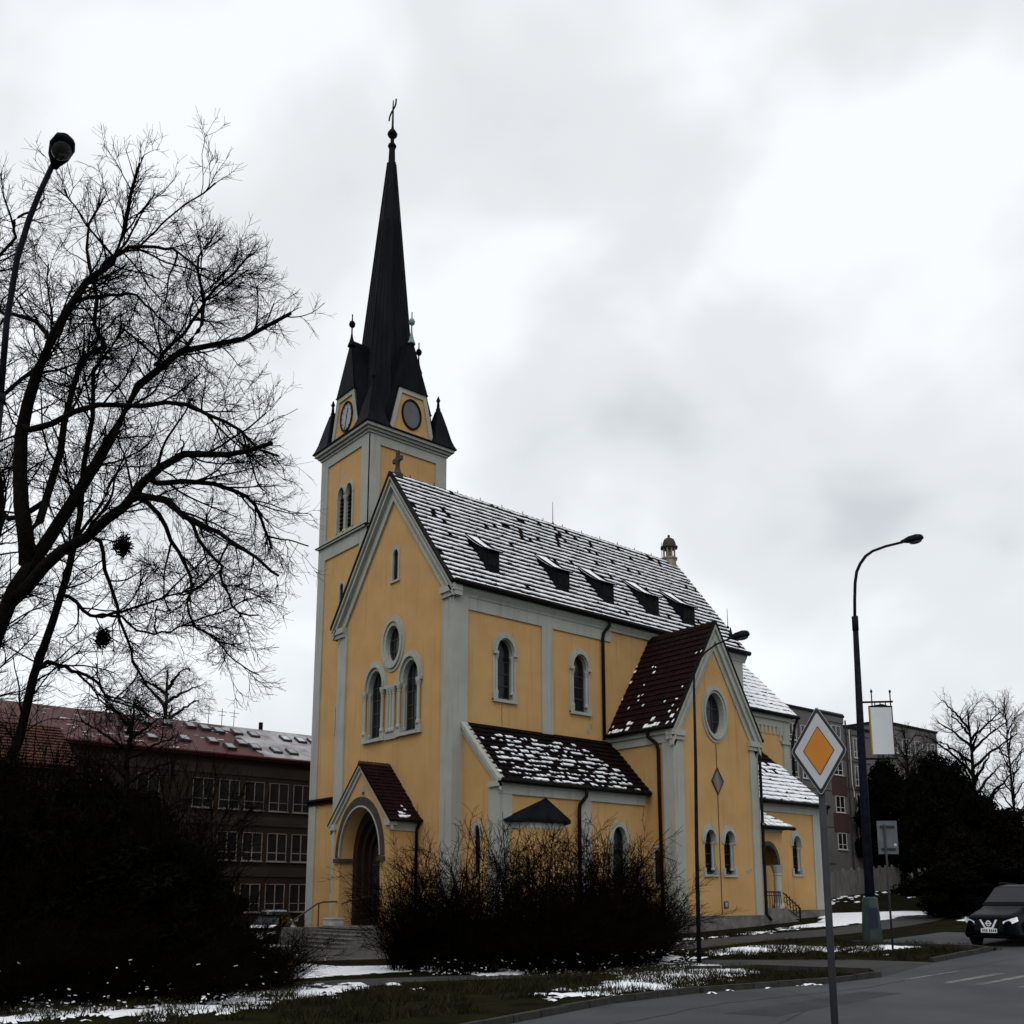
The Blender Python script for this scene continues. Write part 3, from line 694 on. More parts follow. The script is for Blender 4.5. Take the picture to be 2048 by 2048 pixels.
for o_, c_, z0, z1 in ((s1, 15.6, 23.6, 25.3), (s2, 15.62, 14.0, 15.9)):
    w = glazing(PKF, o_, .1, ch, [], [], label='slit window in the tower')
    b = MB(); b.ring(PKF, hood(c_, .27, z1, .35, 8, leg=z1-z0), hood(c_, .42, z1, .55, 8, leg=z1-z0), 0, .06, False); cb(b, 'surround', TR, w)
def tower_frame(P, a0, a1, zlow):
    b = MB(); m = 1.03
    for lo, hi in ((a0, a0+m), (a1-m, a1)): b.rect(P, lo, hi, zlow, HC, 0, .11)
    b.rect(P, a0+m, a1-m, 35.98, HC, 0, .108); b.rect(P, a0+m, a1-m, 28.15, 29.2, 0, .108); b.rect(P, a0, a1, 29.2, 29.32, 0, .30); b.rect(P, a0+m*.9, a1-m*.9, 29.32, 29.75, 0, .13)
    return cb(b, 'tower_trim', TR)
tower_frame(PKF, TN-.11, TN+S+.11, GB); tower_frame(PKS, KU-.107, KU+S+.107, 18); tower_frame(PKB, TN, TN+S, 18); tower_frame(PKN, KU, KU+S, GB)
b = MB(); b.box(KU-.34, KU+S+.34, TN-.34, TN+S+.34, 29.32, 29.40); cb(b, 'string_course', M['gutter'])
b = MB(); b.rect(PKF, W+.02, TN+S+.3, 9.15, 9.32, 0, .40); b.rect(PKF, W+.02, TN+S+.2, 8.9, 9.15, 0, .22); cb(b, 'string_course', M['gutter'])
b = MB()
for z0, z1, o_ in ((HC, 36.92, .20), (36.92, 37.12, .36), (37.12, 37.36, .56)): b.box(KU-o_, KU+S+o_, TN-o_, TN+S+o_, z0, z1)
cb(b, 'tower_cornice', TR)
b = MB(); o_ = .70
b.box(KU-o_, KU+S+o_, TN-o_, TN+S+o_, 37.36, 37.44)
b.lathe((UC, VC, 37.44), [((S/2+.66)*math.sqrt(2), 0), ((S/2-.1)*math.sqrt(2), .42), (2.2, .9)], 4, rot=math.pi/4)
cb(b, 'eaves_skirt', M['slate'])
# gablets with clock faces on the four sides
for k, P in enumerate((PKF, PKS, PKB, PKN)):
    c_ = VC+.12 if k in (0, 2) else UC+.25
    b = MB(); zb, zt, hb, ht = 37.62, 41.42, 2.08, 1.24
    trap = [(c_-hb, zb), (c_+hb, zb), (c_+ht, zt), (c_-ht, zt)]
    b.poly([P(a, z, .02) for a, z in trap]); g = cb(b, 'gablet', OW)
    i_ = .34; f = lambda z: ht+(hb-ht)*(zt-z)/(zt-zb)
    inn = [(c_-hb+i_*1.15, zb+.14), (c_+hb-i_*1.15, zb+.14), (c_+f(zt-.45)-i_, zt-.48), (c_-f(zt-.45)+i_, zt-.48)]
    b = MB(); b.ring(P, inn, trap, .0, .13); cb(b, 'surround', TR, g)
    b = MB(); b.rect(P, c_-hb-.1, c_+hb+.1, zb-.12, zb, -.2, .26); cb(b, 'sill', M['gutter'], g)
    cz = 39.38; cc = c_-.12 if k == 0 else c_-.05
    b = MB(); b.ring(P, oval(cc, cz, .80, 1.12), oval(cc, cz, .93, 1.28), .0, .12); cb(b, 'dial_rim', M['gutter'], g)
    b = MB(); b.poly([P(a, z, .05) for a, z in oval(cc, cz, .80, 1.12)]); d = cb(b, 'clock_face' if k == 0 else 'round_pane', M['dial'] if k == 0 else M['dial_grey'], g)
    if k == 0:
        b = MB()
        for i in range(12):
            a = math.pi*2*i/12; sx, sz = math.cos(a), math.sin(a)
            b.prism(P, [(cc+sx*.62-sz*.03, cz+sz*.88+sx*.03), (cc+sx*.74-sz*.03, cz+sz*1.04+sx*.03), (cc+sx*.74+sz*.03, cz+sz*1.04-sx*.03), (cc+sx*.62+sz*.03, cz+sz*.88-sx*.03)], .05, .065)
        for a, l, w_ in ((math.pi*.5+.35, .62, .045), (-math.pi*.5+.25, .85, .035)):
            sx, sz = math.cos(a), math.sin(a)
            b.prism(P, [(cc-sz*w_, cz+sx*w_), (cc+sz*w_, cz-sx*w_), (cc+sx*l+sz*w_*.5, cz+sz*l*1.25-sx*w_*.5), (cc+sx*l-sz*w_*.5, cz+sz*l*1.25+sx*w_*.5)], .06, .085)
        cb(b, 'clock_hands', M['gutter'], g)
    b = MB(); za = 46.15
    q = lambda s_, z, d_: P(c_+s_, z, d_)
    A_ = q(-hb-.08, zb, .1), q(-ht-.08, zt+.02, .14), q(0, za, -.22), q(0, za, -S/2), q(-hb*.9, zb+.2, -S/2)
    B_ = q(hb+.08, zb, .1), q(ht+.08, zt+.02, .14), q(0, za, -.22), q(0, za, -S/2), q(hb*.9, zb+.2, -S/2)
    b.add(A_, [(0, 1, 2), (0, 2, 3, 4)]); b.add(B_, [(0, 2, 1), (0, 4, 3, 2)])
    b.add([q(-ht-.12, zt, .2), q(ht+.12, zt, .2), q(0, za+.05, -.2)], [(0, 1, 2)]); b.rect(P, c_-ht-.14, c_+ht+.14, zt-.08, zt+.02, -.1, .24)
    cb(b, 'gablet_roof', M['slate'], g)
    b = MB(); p = q(0, za, -.25)
    b.lathe(p, [(.34, -.55), (.2, -.15), (.11, .25), (.065, .6), (.06, 1.05), (.10, 1.1), (.24, 1.25), (.27, 1.42), (.2, 1.6), (.06, 1.72), (.045, 2.1), (.06, 2.2), (.02, 2.3)], 8); cb(b, 'finial', [M['copper'] if k == 1 else M['slate']], g)
# corner pinnacles
for dx, dy in ((0, 0), (1, 0), (0, 1), (1, 1)):
    c_ = (KU+.42+dx*(S-.84), TN+.42+dy*(S-.84), 37.42); r2 = math.sqrt(2)
    b = MB(); b.lathe(c_, [(1.12*r2, 0), (.98*r2, .28), (.80*r2, .8), (.5*r2, 2.1), (.2*r2, 3.3), (.13*r2, 3.45), (.2, 3.55), (.13, 3.7), (.10, 4.15), (.18, 4.3), (.03, 4.7)], 4, rot=math.pi/4); cb(b, 'corner_pinnacle', M['slate'])
# spire
b = MB(); b.lathe((UC, VC, 37.5), [(2.98, 0), (2.66, 2.2), (2.30, 6.2), (.36, 26.4)], 8, rot=math.pi/8); sp = cb(b, 'spire', M['slate'])
b = MB()
for k in range(8):
    a = math.pi/8+2*math.pi*k/8; b.tube([(UC+2.32*math.cos(a), VC+2.32*math.sin(a), 43.6), (UC+.37*math.cos(a), VC+.37*math.sin(a), 63.9)], .05, 5)
cb(b, 'hip_roll', M['slate'], sp)
b = MB(); ca_ = math.cos(math.pi/8)
for k in range(8):
    for f_ in (-.5, 0, .5):
        q = []
        for z, r in ((43.7, 2.30), (58.0, .36+1.94*(63.9-58)/20.2)):
            a = 2*math.pi*k/8; w_ = r*math.sin(math.pi/8)*f_*(1 if z < 50 else .55)
            q.append((UC+r*ca_*1.004*math.cos(a)-w_*math.sin(a), VC+r*ca_*1.004*math.sin(a)+w_*math.cos(a), z))
        b.tube(q, .028, 4)
cb(b, 'sheet_seam', M['gutter'], sp, kind='stuff')
b = MB()
b.lathe((UC, VC, 63.8), [(.36, 0), (.30, .15), (.25, 1.7)], 10, mi=1); b.lathe((UC, VC, 65.45), [(.33, 0), (.38, .15), (.3, .3), (.17, .34), (.16, .85), (.26, 1.0), (.42, 1.2), (.44, 1.33), (.28, 1.62), (.14, 1.82), (.095, 2.1), (.065, 4.0), (.045, 4.6), (.02, 4.72)], 10)
arm = [(UC, VC+.62, 68.5), (UC, VC+.5, 68.85), (UC, VC+.3, 69.05), (UC, VC, 69.2), (UC, VC-.3, 69.32), (UC, VC-.42, 69.5), (UC, VC-.46, 69.95)]
b.tube(arm, .07, 6); cb(b, 'spire_cross', [M['gutter'], M['slate']], sp)

# ---------------------------------------------------------------- side aisle
sw = arch(-1.63, .24, 3.5, 6.0, .35, 8)
wall_panel('wall', PAW, [(0, GB), (0, HA1-.1), (-AW, HA2-.1), (-AW, GB)], [sw], OW, ch, .45, TR)
w = glazing(PAW, sw, .1, ch, [], [], label='slit window in the end of the aisle'); b = MB(); b.ring(PAW, hood(-1.63, .24, 6.0, .35, 8, leg=.3), hood(-1.63, .44, 6.0, .6, 8, leg=.35), 0, .08, False); cb(b, 'arch_moulding', TR, w)
aw1, aw2 = arch(10.8, .62, 2.6, 5.75, .85), arch(3.6, .5, 2.6, 4.2, .5)
wall_panel('wall', PA, [(UA, GB), (UT, GB), (UT, HA2-.02), (UA, HA2-.02)], [aw1], OW, ch, .5, TR)
w = glazing(PA, aw1, .3, ch, [10.8], [3.4, 4.3, 5.2]); b = MB(); b.ring(PA, hood(10.8, .62, 5.75, .85), hood(10.8, .92, 5.75, 1.2), 0, .12, False)
for sgn in (-1, 1): a0, a1 = sorted((10.8+sgn*.6, 10.8+sgn*.95)); b.rect(PA, a0, a1, 5.5, 5.75, 0, .16); a0, a1 = sorted((10.8+sgn*.6, 10.8+sgn*.8)); b.rect(PA, a0, a1, 2.6, 5.5, 0, .08)
cb(b, 'arch_moulding', TR, w)
b = MB(); b.rect(PAW, -AW, -2.75, GB, 8.5, -.05, .10); b.prism(PA, [(UA-.097, GB), (1.77, GB), (1.77, 8.1), (UA-.097, 8.1)], -.05, .097); cb(b, 'pilaster', TR)
b = MB(); b.rect(PA, 7.33, 8.27, GB, 8.1, 0, .10); cb(b, 'pilaster', TR)
b = MB(); b.prism(PA, [(UA-.1, 8.1), (13.3, 8.1), (13.3, HA2-.05), (UA-.1, HA2-.05)], -.02, .12); b.prism(PA, [(UA-.1, 8.62), (13.3, 8.62), (13.3, HA2), (UA-.1, HA2)], .12, .20); cb(b, 'frieze', TR)
b = MB()   # raking parapet over the aisle's end wall
for k0, k1, d0, d1 in ((-.10, .22, -.3, .24), (.22, .62, -.05, .12)): b.prism(PAW, [(0, HA1-k1), (0, HA1-k0), (-AW-.32, HA2-k0-.05), (-AW-.32, HA2-k1-.05)], d0, d1)
b.rect(PAW, -AW-.32, -AW+.62, HA2-.45, HA2-.12, -.05, .26); cb(b, 'raking_cornice', TR)
SA = Vector((0, AW+.34, HA1-HA2+.05)); LA = SA.length
b = MB(); x0, x1 = UA+.1, UT
b.add([(x0, -AW-.34, HA2-.05), (x1, -AW-.34, HA2-.05), (x1, 0, HA1), (x0, 0, HA1), (x0, -AW-.34, HA2-.16), (x1, -AW-.34, HA2-.16)], [(0, 1, 2, 3), (4, 5, 1, 0), (0, 3, 4)])
roof = cb(b, 'roof', M['tile_dark'])
def sa(s, t):
    z = noise.noise(Vector((s*.6, t*.9, 2)))
    edge = 8.6+(LA-t)*.55+z*1.6
    c = .79 if (.7+z < s < edge and .15 < t < LA*.80+z*.5) else 0
    if c and s < 2: c = .55
    if t < .75 and s < 12: c = max(c, .62)
    if t < .3 and s < 1.6: c = 0
    return c*(1.0 if z > -.2 else .7)
tiled_slope((x0, -AW-.34, HA2-.05), (1, 0, 0), SA, [(0, 0), (x1-x0, 0), (x1-x0, LA), (0, LA)], .46, .30, roof, M['tile_dark'], sa, seed=5, h=.09, a0=.21)
gutter(PA, UA, 13.35, HA2-.08, .46, r=.14)
downpipe([(7.55, -AW-.46, HA2-.2), (7.55, -AW-.44, HA2-.6), (7.2, -AW-.2, HA2-1.15), (7.12, -AW-.22, HA2-1.5), (7.12, -AW-.22, GB)], .12)
# polygonal bay with a tent roof
c4 = 3.62; bay = [(c4-2.0, -AW), (c4-1.35, -AW-1.05), (c4+1.45, -AW-1.05), (c4+2.1, -AW)]
b = MB()
for (xa, ya), (xb, yb) in zip(bay, bay[1:]): b.quad((xa, ya, GB), (xb, yb, GB), (xb, yb, 6.45), (xa, ya, 6.45))
bay_o = cb(b, 'bay', OW)
b = MB(); ev = [(c4-2.55, -AW), (c4-1.6, -AW-1.3), (c4+1.75, -AW-1.3), (c4+2.5, -AW)]; ap = (4.5, -AW, 8.05)
ev = [(x, y, 6.62) for x, y in ev]
for p, q in zip(ev, ev[1:]): b.add([p, q, ap], [(0, 1, 2)]); b.quad((p[0], p[1], 6.46), (q[0], q[1], 6.46), q, p)
cb(b, 'roof', M['slate'], bay_o)
b = MB()
for p in ev[1:3]+[((ev[1][0]+ev[2][0])/2, ev[1][1], 6.62), ((ev[1][0]+2*ev[2][0])/3, ev[1][1], 6.62)]: b.tube([p, ap], .045, 5)
cb(b, 'hip_roll', M['slate'], bay_o)
b = MB()
for (xa, ya), (xb, yb) in zip(bay, bay[1:]): b.quad((xa, ya-.04, 6.1), (xb, yb-.04, 6.1), (xb, yb-.04, 6.46), (xa, ya-.04, 6.46))
cb(b, 'frieze', TR, bay_o)

# ---------------------------------------------------------------- transept
u0, u1, cu_ = UT, UT+TW, UT+TW/2
tr = oval(18.1, 14.55, .98, 1.48); t1, t2 = arch(17.1, .54, 3.62, 5.85, .72), arch(19.12, .54, 3.62, 5.85, .72)
wall_panel('wall', PTG, [(u0, GB), (u1, GB), (u1, HTE), (cu_, HTR-.35), (u0, HTE)], [tr, t1, t2], OW, ch, .5, TR)
b = MB(); b.quad(PTW(-TV, GB, 0), PTW(0, GB, 0), PTW(0, HTE, 0), PTW(-TV, HTE, 0)); cb(b, 'wall', OW); b = MB(); b.quad(PTE(-TV, GB, 0), PTE(0, GB, 0), PTE(0, HTE, 0), PTE(-TV, HTE, 0)); cb(b, 'wall', OW)
w = glazing(PTG, tr, .45, ch, [17.8, 18.3], [14.1, 15.0], label='round window in the transept gable')
b = MB(); b.ring(PTG, tr, oval(18.1, 14.55, 1.12, 1.66), 0, .08); b.ring(PTG, oval(18.1, 14.55, 1.12, 1.66), oval(18.1, 14.55, 1.22, 1.80), 0, .18); b.ring(PTG, oval(18.1, 14.55, 1.22, 1.8), oval(18.1, 14.55, 1.40, 2.02), 0, .07); cb(b, 'surround', TR, w)
for o_, c_ in ((t1, 17.1), (t2, 19.12)):
    w = glazing(PTG, o_, .4, ch, [c_], [4.3, 5.0, 5.7], label='lower round-headed window of the transept')
    b = MB(); b.ring(PTG, hood(c_, .54, 5.85, .72), hood(c_, .62, 5.85, .84), 0, .14, False); b.ring(PTG, hood(c_, .62, 5.85, .84), hood(c_, .78, 5.85, 1.12), 0, .07, False); b.rect(PTG, c_-.74, c_+.74, 3.46, 3.62, -.4, .12)
    for sgn in (-1, 1): a0, a1 = sorted((c_+sgn*.54, c_+sgn*.74)); b.rect(PTG, a0, a1, 3.62, 4.05, 0, .1); b.rect(PTG, a0, a1, 5.7, 5.85, 0, .1)
    cb(b, 'arch_moulding', TR, w); column(PTG, c_+.42, 3.9, 5.75, .09, -.15, w); column(PTG, c_-.46, 3.9, 5.75, .08, -.15, w)
b = MB(); rh = [(17.56, 9.9), (18.1, 9.08), (18.66, 9.9), (18.1, 10.72)]; b.prism(PTG, rh, 0, .05); b.ring(PTG, rh, [(17.48, 9.9), (18.1, 8.96), (18.74, 9.9), (18.1, 10.84)], 0, .09, mi=1); cb(b, 'diamond_panel', [M['concrete'], M['arch_dark']])
b = MB(); b.tube([PTG(18.1, 12.45, .02), PTG(18.1, 10.8, .02)], .022, 5); b.tube([PTG(18.1, 9.0, .02), PTG(18.12, 1.0, .02)], .022, 5); cb(b, 'conductor_cable', M['gutter'])
b = MB(); b.rect(PTG, 18.34, 18.78, 1.4, 1.86, 0, .05); b.rect(PTG, 18.43, 18.68, 1.48, 1.8, .05, .06, 1); cb(b, 'notice_plate', [M['cabinet'], M['dial']])
b = MB(); b.prism(PTG, [(21.0, 3.72), (21.6, 3.95), (21.6, 4.12), (20.85, 3.95)], 0, .015); cb(b, 'patch_mark', M['dial'])
b = MB(); b.rect(PTG, u0-.1, 14.58, GB, 12.4, -.05, .10); b.prism(PTW, [(-TV-.097, GB), (-4.93, GB), (-4.93, 12.2), (-TV-.097, 12.2)], -.05, .097); cb(b, 'pilaster', TR)
b = MB(); b.rect(PTG, 21.78, u1+.1, GB, 12.4, -.05, .10); b.prism(PTE, [(-TV-.097, GB), (-4.93, GB), (-4.93, 12.2), (-TV-.097, 12.2)], -.05, .097); cb(b, 'pilaster', TR)
b = MB(); b.prism(PTW, [(-TV-.1, 12.2), (-.0, 12.2), (-.0, HTE-.05), (-TV-.1, HTE-.05)], -.02, .12); b.prism(PTW, [(-TV-.2, 12.75), (0, 12.75), (0, HTE-.02), (-TV-.2, HTE-.02)], .12, .26); cb(b, 'frieze', TR); b = MB(); b.prism(PTE, [(-TV-.1, 12.2), (-.0, 12.2), (-.0, HTE-.05), (-TV-.1, HTE-.05)], -.02, .12); cb(b, 'frieze', TR)
for k0, k1, d in ((.10, .5, .36), (.5, .95, .22), (.95, 1.35, .28), (1.35, 2.0, .10)):
    b = MB(); b.prism(PTG, chev(cu_, TW/2+.36, HTE, HTR, k0, k1, TW/2+.30 if d > .2 else TW/2-.02), -.05, d); cb(b, 'raking_cornice', TR)
b = MB(); b.prism(PTG, chev(cu_, TW/2+.36, HTE, HTR, -.10, .12, TW/2+.36), .2, .42); cb(b, 'verge_edge', M['gutter'])
for a0, a1 in ((u0-.36, u0+.9), (u1-.9, u1+.36)): b = MB(); b.rect(PTG, a0, a1, 12.35, 12.62, -.3, .22); b.rect(PTG, a0-.03, a1+.03, 12.62, 13.0, -.3, .32); cb(b, 'kneeler', TR)
b = MB(); b.rect(PTG, u0-.06, u1+.06, GB, .92, 0, .14); b.prism(PTW, [(-TV-.14, GB), (-AW, GB), (-AW, .92), (-TV-.14, .92)], 0, .14); cb(b, 'plinth', M['plinth'])
wt = arch(-4.2, .22, 3.0, 4.9, .3, 8); b = MB(); b.poly([PTW(a, z, .02) for a, z in wt]); w = cb(b, 'window', M['glass']); b = MB(); b.rect(PTW, -4.65, -3.75, 5.3, 5.55, 0, .1); b.ring(PTW, wt, [(a*1.0+(a+4.2)*.5, z+(z-4)*.06) for a, z in wt], 0, .06); cb(b, 'surround', TR, w)
ST = Vector((TW/2+.36, 0, HTR-HTE)); LT = ST.length; yf, yb = -TV-.34, -.02
b = MB(); xr = u1+.36
b.add([(u0-.36, yf, HTE-.02), (u0-.36, yb, HTE-.02), (cu_, yb, HTR-.02), (cu_, yf, HTR-.02), (xr, yf, HTE-.02), (xr, yb, HTE-.02),
       (u0-.36, yf, HTE-.14), (u0-.36, yb, HTE-.14), (cu_, yf, HTR-.2), (xr, yf, HTE-.14), (xr, yb, HTE-.14)],
      [(0, 3, 2, 1), (3, 4, 5, 2), (6, 0, 1, 7), (0, 6, 8, 3), (3, 8, 9, 4), (9, 10, 5, 4)])
roof = cb(b, 'roof', M['tile'])
def stt(s, t):
    z = noise.noise(Vector((s*.9, t*.9, 7)))
    if t < .5: return .78
    if t < 1.1: return .40+z*.4
    if t < 3.6: return .09+z*.22
    return .035 if t < 7 else 0
# along the eave from the nave (s=0) towards the street gable
tiled_slope((u0-.36, yb, HTE), (0, -1, 0), ST, [(0, 0), (yb-yf, 0), (yb-yf, LT), (0, LT)], .50, .28, roof, M['tile'], stt, seed=8, h=.09, a0=.14)
b = MB()
for i in range(12):
    a0 = yf+i*(yb-yf)/12; a1 = a0+(yb-yf)/12+.04
    b.add([(cu_-.2, a0, HTR-.16), (cu_, a0, HTR+.10), (cu_+.2, a0, HTR-.16), (cu_-.22, a1, HTR-.2), (cu_, a1, HTR+.06), (cu_+.22, a1, HTR-.2)], [(0, 1, 4, 3), (1, 2, 5, 4), (0, 2, 1)])
cb(b, 'ridge_tiles', M['tile'], roof, kind='stuff')
gutter(PTW, yf, -.4, HTE-.04, .5, r=.14); gutter(PTE, yf, -.4, HTE-.04, .5, r=.13)
downpipe([(u0-.5, -3.95, HTE-.1), (u0-.42, -3.95, HTE-.5), (u0-.25, -4.55, HTE-1.0), (u0-.2, -4.66, HTE-1.4), (u0-.2, -4.66, 9.3), (u0-.22, -4.75, GB)], .12)
downpipe([(u1+.5, yf+.2, HTE-.1), (u1+.45, yf+.25, HTE-.6), (u1+.2, -TV-.2, HTE-1.3), (u1+.16, -TV-.22, HTE-1.7), (u1+.16, -TV-.22, 1.0), (u1+.3, -TV-.5, .55)], .11)
# ---------------------------------------------------------------- west porch
pv, ph, pu = 6.95, 3.35, 2.1
PP = lambda a, b, d: (-pu-d, a, b)
pa_in = arch(pv+.08, 2.45, .3, 4.7, 3.15, 22)
pouter = [(pv-ph, GB), (pv+ph, GB), (pv+ph, 7.0), (pv, 10.4), (pv-ph, 7.0)]
porch = empty('porch'); porch.parent = ch; porch['label'] = 'gabled entrance porch with a deep round arch'
wall_panel('wall', PP, pouter, [pa_in], OW, porch, 1.0, M['ochre'])
b = MB(); b.quad((-pu, pv-ph, GB), (0, pv-ph, GB), (0, pv-ph, 6.95), (-pu, pv-ph, 6.95)); b.quad((-pu, pv+ph, GB), (0, pv+ph, GB), (0, pv+ph, 6.95), (-pu, pv+ph, 6.95))
b.quad((-.06, pv-ph, GB), (-.06, pv+ph, GB), (-.06, pv+ph, 8), (-.06, pv-ph, 8)); cb(b, 'wall', M['arch_dark'] if False else OW, porch)
b = MB()
P2 = lambda a, b_, d: (-pu-d+0, a, b_)
i1, o1 = hood(pv+.08, 2.45, 4.7, 3.15, 22), hood(pv+.08, 2.535, 4.7, 3.255, 22); o2 = hood(pv+.08, 2.98, 4.7, 3.82, 22)
b.ring(P2, i1, o1, -.1, .10, False); b.ring(P2, o1, o2, 0, .06, False, 1)
b.rect(P2, pv+.08-3.05, pv+.08-2.3, 4.35, 4.62, -1.0, .16, 1); b.rect(P2, pv+.08+2.3, pv+.08+3.05, 4.35, 4.62, -1.0, .16, 1); cb(b, 'arch_moulding', [TR, M['arch_dark']], porch)
b = MB()
for k in range(3):
    r = 2.25-.3*k; P3 = lambda a, b_, d, k=k: (-1.1+k*.35-d, a, b_)
    b.ring(P3, arch(pv+.08, r-.3, .3, 4.7, (r-.3)*1.28, 18), arch(pv+.08, r+.4, .3, 4.7, (r+.4)*1.28, 18), -.36, 0)
cb(b, 'inner_arch', M['door'], porch)
b = MB(); dd = arch(pv+.08, 1.4, .3, 4.6, 1.5, 14); b.poly([(-.2, a, z) for a, z in dd]); door = cb(b, 'door', M['door'], porch)
b = MB()
for i in range(9): a = pv+.08-1.3+i*.325; b.box(-.26, -.2, a-.02, a+.02, .3, 4.6)
for z in (1.4, 2.8, 4.2): b.box(-.27, -.2, pv-1.25, pv+1.4, z-.05, z+.05)
cb(b, 'door_batten', M['frame_dark'], door)
for k0, k1, d in ((.02, .30, .26), (.30, .62, .12)):
    b = MB(); b.prism(PP, chev(pv, ph+.45, 6.82, 10.72, k0, k1, ph+.40), -.05, d); cb(b, 'raking_cornice', TR, porch)
b = MB(); b.rect(PP, pv+ph-.3, pv+ph+.38, 6.5, 6.9, -.4, .22); cb(b, 'kneeler', TR, porch)
b = MB(); b.rect(PP, pv-ph-.38, pv-ph+.3, 6.5, 6.9, -.4, .22); b.box(-pu, 0, pv-ph-.10, pv-ph, 6.2, 6.85); cb(b, 'kneeler', TR, porch)
b = MB(); nic = arch(6.72, .17, 8.5, 9.0, .22, 8); b.prism(PP, nic, 0, .03); b.rect(PP, 6.6, 6.85, 8.62, 8.8, .03, .05, 1); cb(b, 'plaque', [M['dial'], M['cabinet']], porch)
SP = Vector((0, ph+.45, 10.75-6.9)); LP = SP.length; xf = -pu-.30
b = MB(); y0, y1 = pv-ph-.45, pv+ph+.45
b.add([(xf, y0, 6.88), (0, y0, 6.88), (0, pv, 10.72), (xf, pv, 10.72), (xf, y1, 6.88), (0, y1, 6.88), (xf, y0, 6.76), (0, y0, 6.76), (xf, pv, 10.56), (xf, y1, 6.76), (0, y1, 6.76)],
      [(0, 1, 2, 3), (3, 2, 5, 4), (6, 7, 1, 0), (0, 3, 8, 6), (3, 4, 9, 8), (4, 5, 10, 9)])
roof = cb(b, 'roof', M['tile'], porch)
def spp(s, t):
    z = noise.noise(Vector((s*1.3, t*1.3, 9)))
    return (.38+z if t < 1.5 and s < 1.6 else 0)
tiled_slope((xf, y0, 6.9), (1, 0, 0), SP, [(0, 0), (-xf, 0), (-xf, LP), (0, LP)], .34, .30, porch, M['tile'], spp, seed=12, h=.06, a0=.12)
b = MB()
for i in range(8):
    a0 = xf+i*(-xf)/8; b.add([(a0, pv-.16, 10.62), (a0, pv, 10.86), (a0, pv+.16, 10.62), (a0+.33, pv-.18, 10.6), (a0+.33, pv, 10.82), (a0+.33, pv+.18, 10.6)], [(0, 1, 4, 3), (1, 2, 5, 4), (0, 2, 1)])
cb(b, 'ridge_tiles', M['orangeroof'], porch, kind='stuff')
b = MB(); b.tube([(xf, y0-.1, 6.83), (0, y0-.1, 6.83)], .11, 8); cb(b, 'gutter', M['gutter'], porch, smooth=True)
b = MB(); b.tube([(-.15, y0-.1, 6.8), (-.15, pv-ph-.12, 6.3), (-.15, pv-ph-.12, GB)], .09, 8); cb(b, 'downpipe', M['gutter'], porch, smooth=True)
# steps up to the porch, each tread a slab
st = empty('entrance_steps'); st.parent = ch
for k in range(6):
    z1 = .33-k*.215; xo = -3.0-k*.5; b = MB(); yl, yr = 9.75-.0*k+(.25*k if k > 2 else 0), 3.9-.05*k
    b.box(xo, -pu+.1 if k == 0 else xo+.56, yr, yl, z1-.06, z1); b.box(xo+.05, -pu+.1 if k == 0 else xo+.56, yr+.02, yl-.02, GB-.2, z1-.06)
    cb(b, 'step', M['step'], st)
b = MB(); b.box(-3.2, -.05, pv-2.6, pv+2.6, .2, .315); cb(b, 'landing', M['step'], st)
b = MB(); b.box(-5.7, -2.15, 9.85, 10.25, GB-.2, .25); cb(b, 'step_wall', M['plinth'], st)
b = MB(); b.tube([(-5.6, 10.05, -.2), (-5.5, 10.05, .35), (-4.4, 10.0, 1.05), (-3.4, 9.9, 1.72), (-3.0, 9.8, 1.82), (-2.12, 9.6, 1.85)], .055, 8); b.tube([(-5.5, 10.05, .3), (-5.5, 10.05, -.9)], .045, 6); b.tube([(-3.3, 9.9, 1.75), (-3.3, 9.9, .2)], .045, 6); b.tube([(-2.2, 8.9, 1.7), (-1.7, 8.4, 1.95), (-.6, 8.0, 2.2)], .05, 6); cb(b, 'handrail', M['handrail'], st)

# ---------------------------------------------------------------- chancel
cv0 = 1.0; PC = lambda a, b, d: (a, cv0-d, b); ce = 17.5; cx1 = 36.5
b = MB(); b.quad(PC(L, GB, 0), PC(cx1, GB, 0), PC(cx1, ce, 0), PC(L, ce, 0)); b.quad((cx1, cv0, GB), (cx1, W-cv0, GB), (cx1, W-cv0, ce), (cx1, cv0, ce)); b.quad((L, W-cv0, GB), (cx1, W-cv0, GB), (cx1, W-cv0, ce), (L, W-cv0, ce)); cb(b, 'wall', OW)
b = MB(); b.rect(PC, L, cx1+.1, 16.35, ce-.1, -.02, .10); b.rect(PC, L, cx1+.2, 16.95, ce-.08, .10, .28); b.rect(PC, 35.65, cx1+.1, 10, 16.35, -.02, .10)
for i in range(9): a = 31.0+i*.55; b.rect(PC, a, a+.24, 15.7, 16.35, 0, .09)
b.rect(PC, 35.2, 35.42, 15.2, 16.35, 0, .08); b.rect(PC, 35.42, 36.55, 14.95, 15.2, .1, .22); cb(b, 'corbel_table', TR)
hipx = 35.0; rz = 25.3; ey = cv0-.4
b = MB(); b.add([(L+.05, ey, ce), (37.4, ey, ce), (37.4, W-ey, ce), (L+.05, W-ey, ce), (L+.05, CV, rz), (hipx, CV, rz), (L+.05, ey, ce-.14), (37.4, ey, ce-.14), (37.4, W-ey, ce-.14)],
               [(0, 1, 5, 4), (1, 2, 5), (2, 3, 4, 5), (6, 7, 1, 0), (7, 8, 2, 1)]); roof = cb(b, 'roof', M['tile_dark'])
SC = Vector((0, CV-ey, rz-ce)); LC = SC.length
tiled_slope((L+.05, ey, ce), (1, 0, 0), SC, [(0, 0), (37.4-L-.05, 0), (hipx-L-.05, LC), (0, LC)], .52, .42, roof, M['tile_dark'], lambda s, t: 1.0 if t < LC*.86 else .9, seed=21, h=.055, a0=.02, sthick=.06)
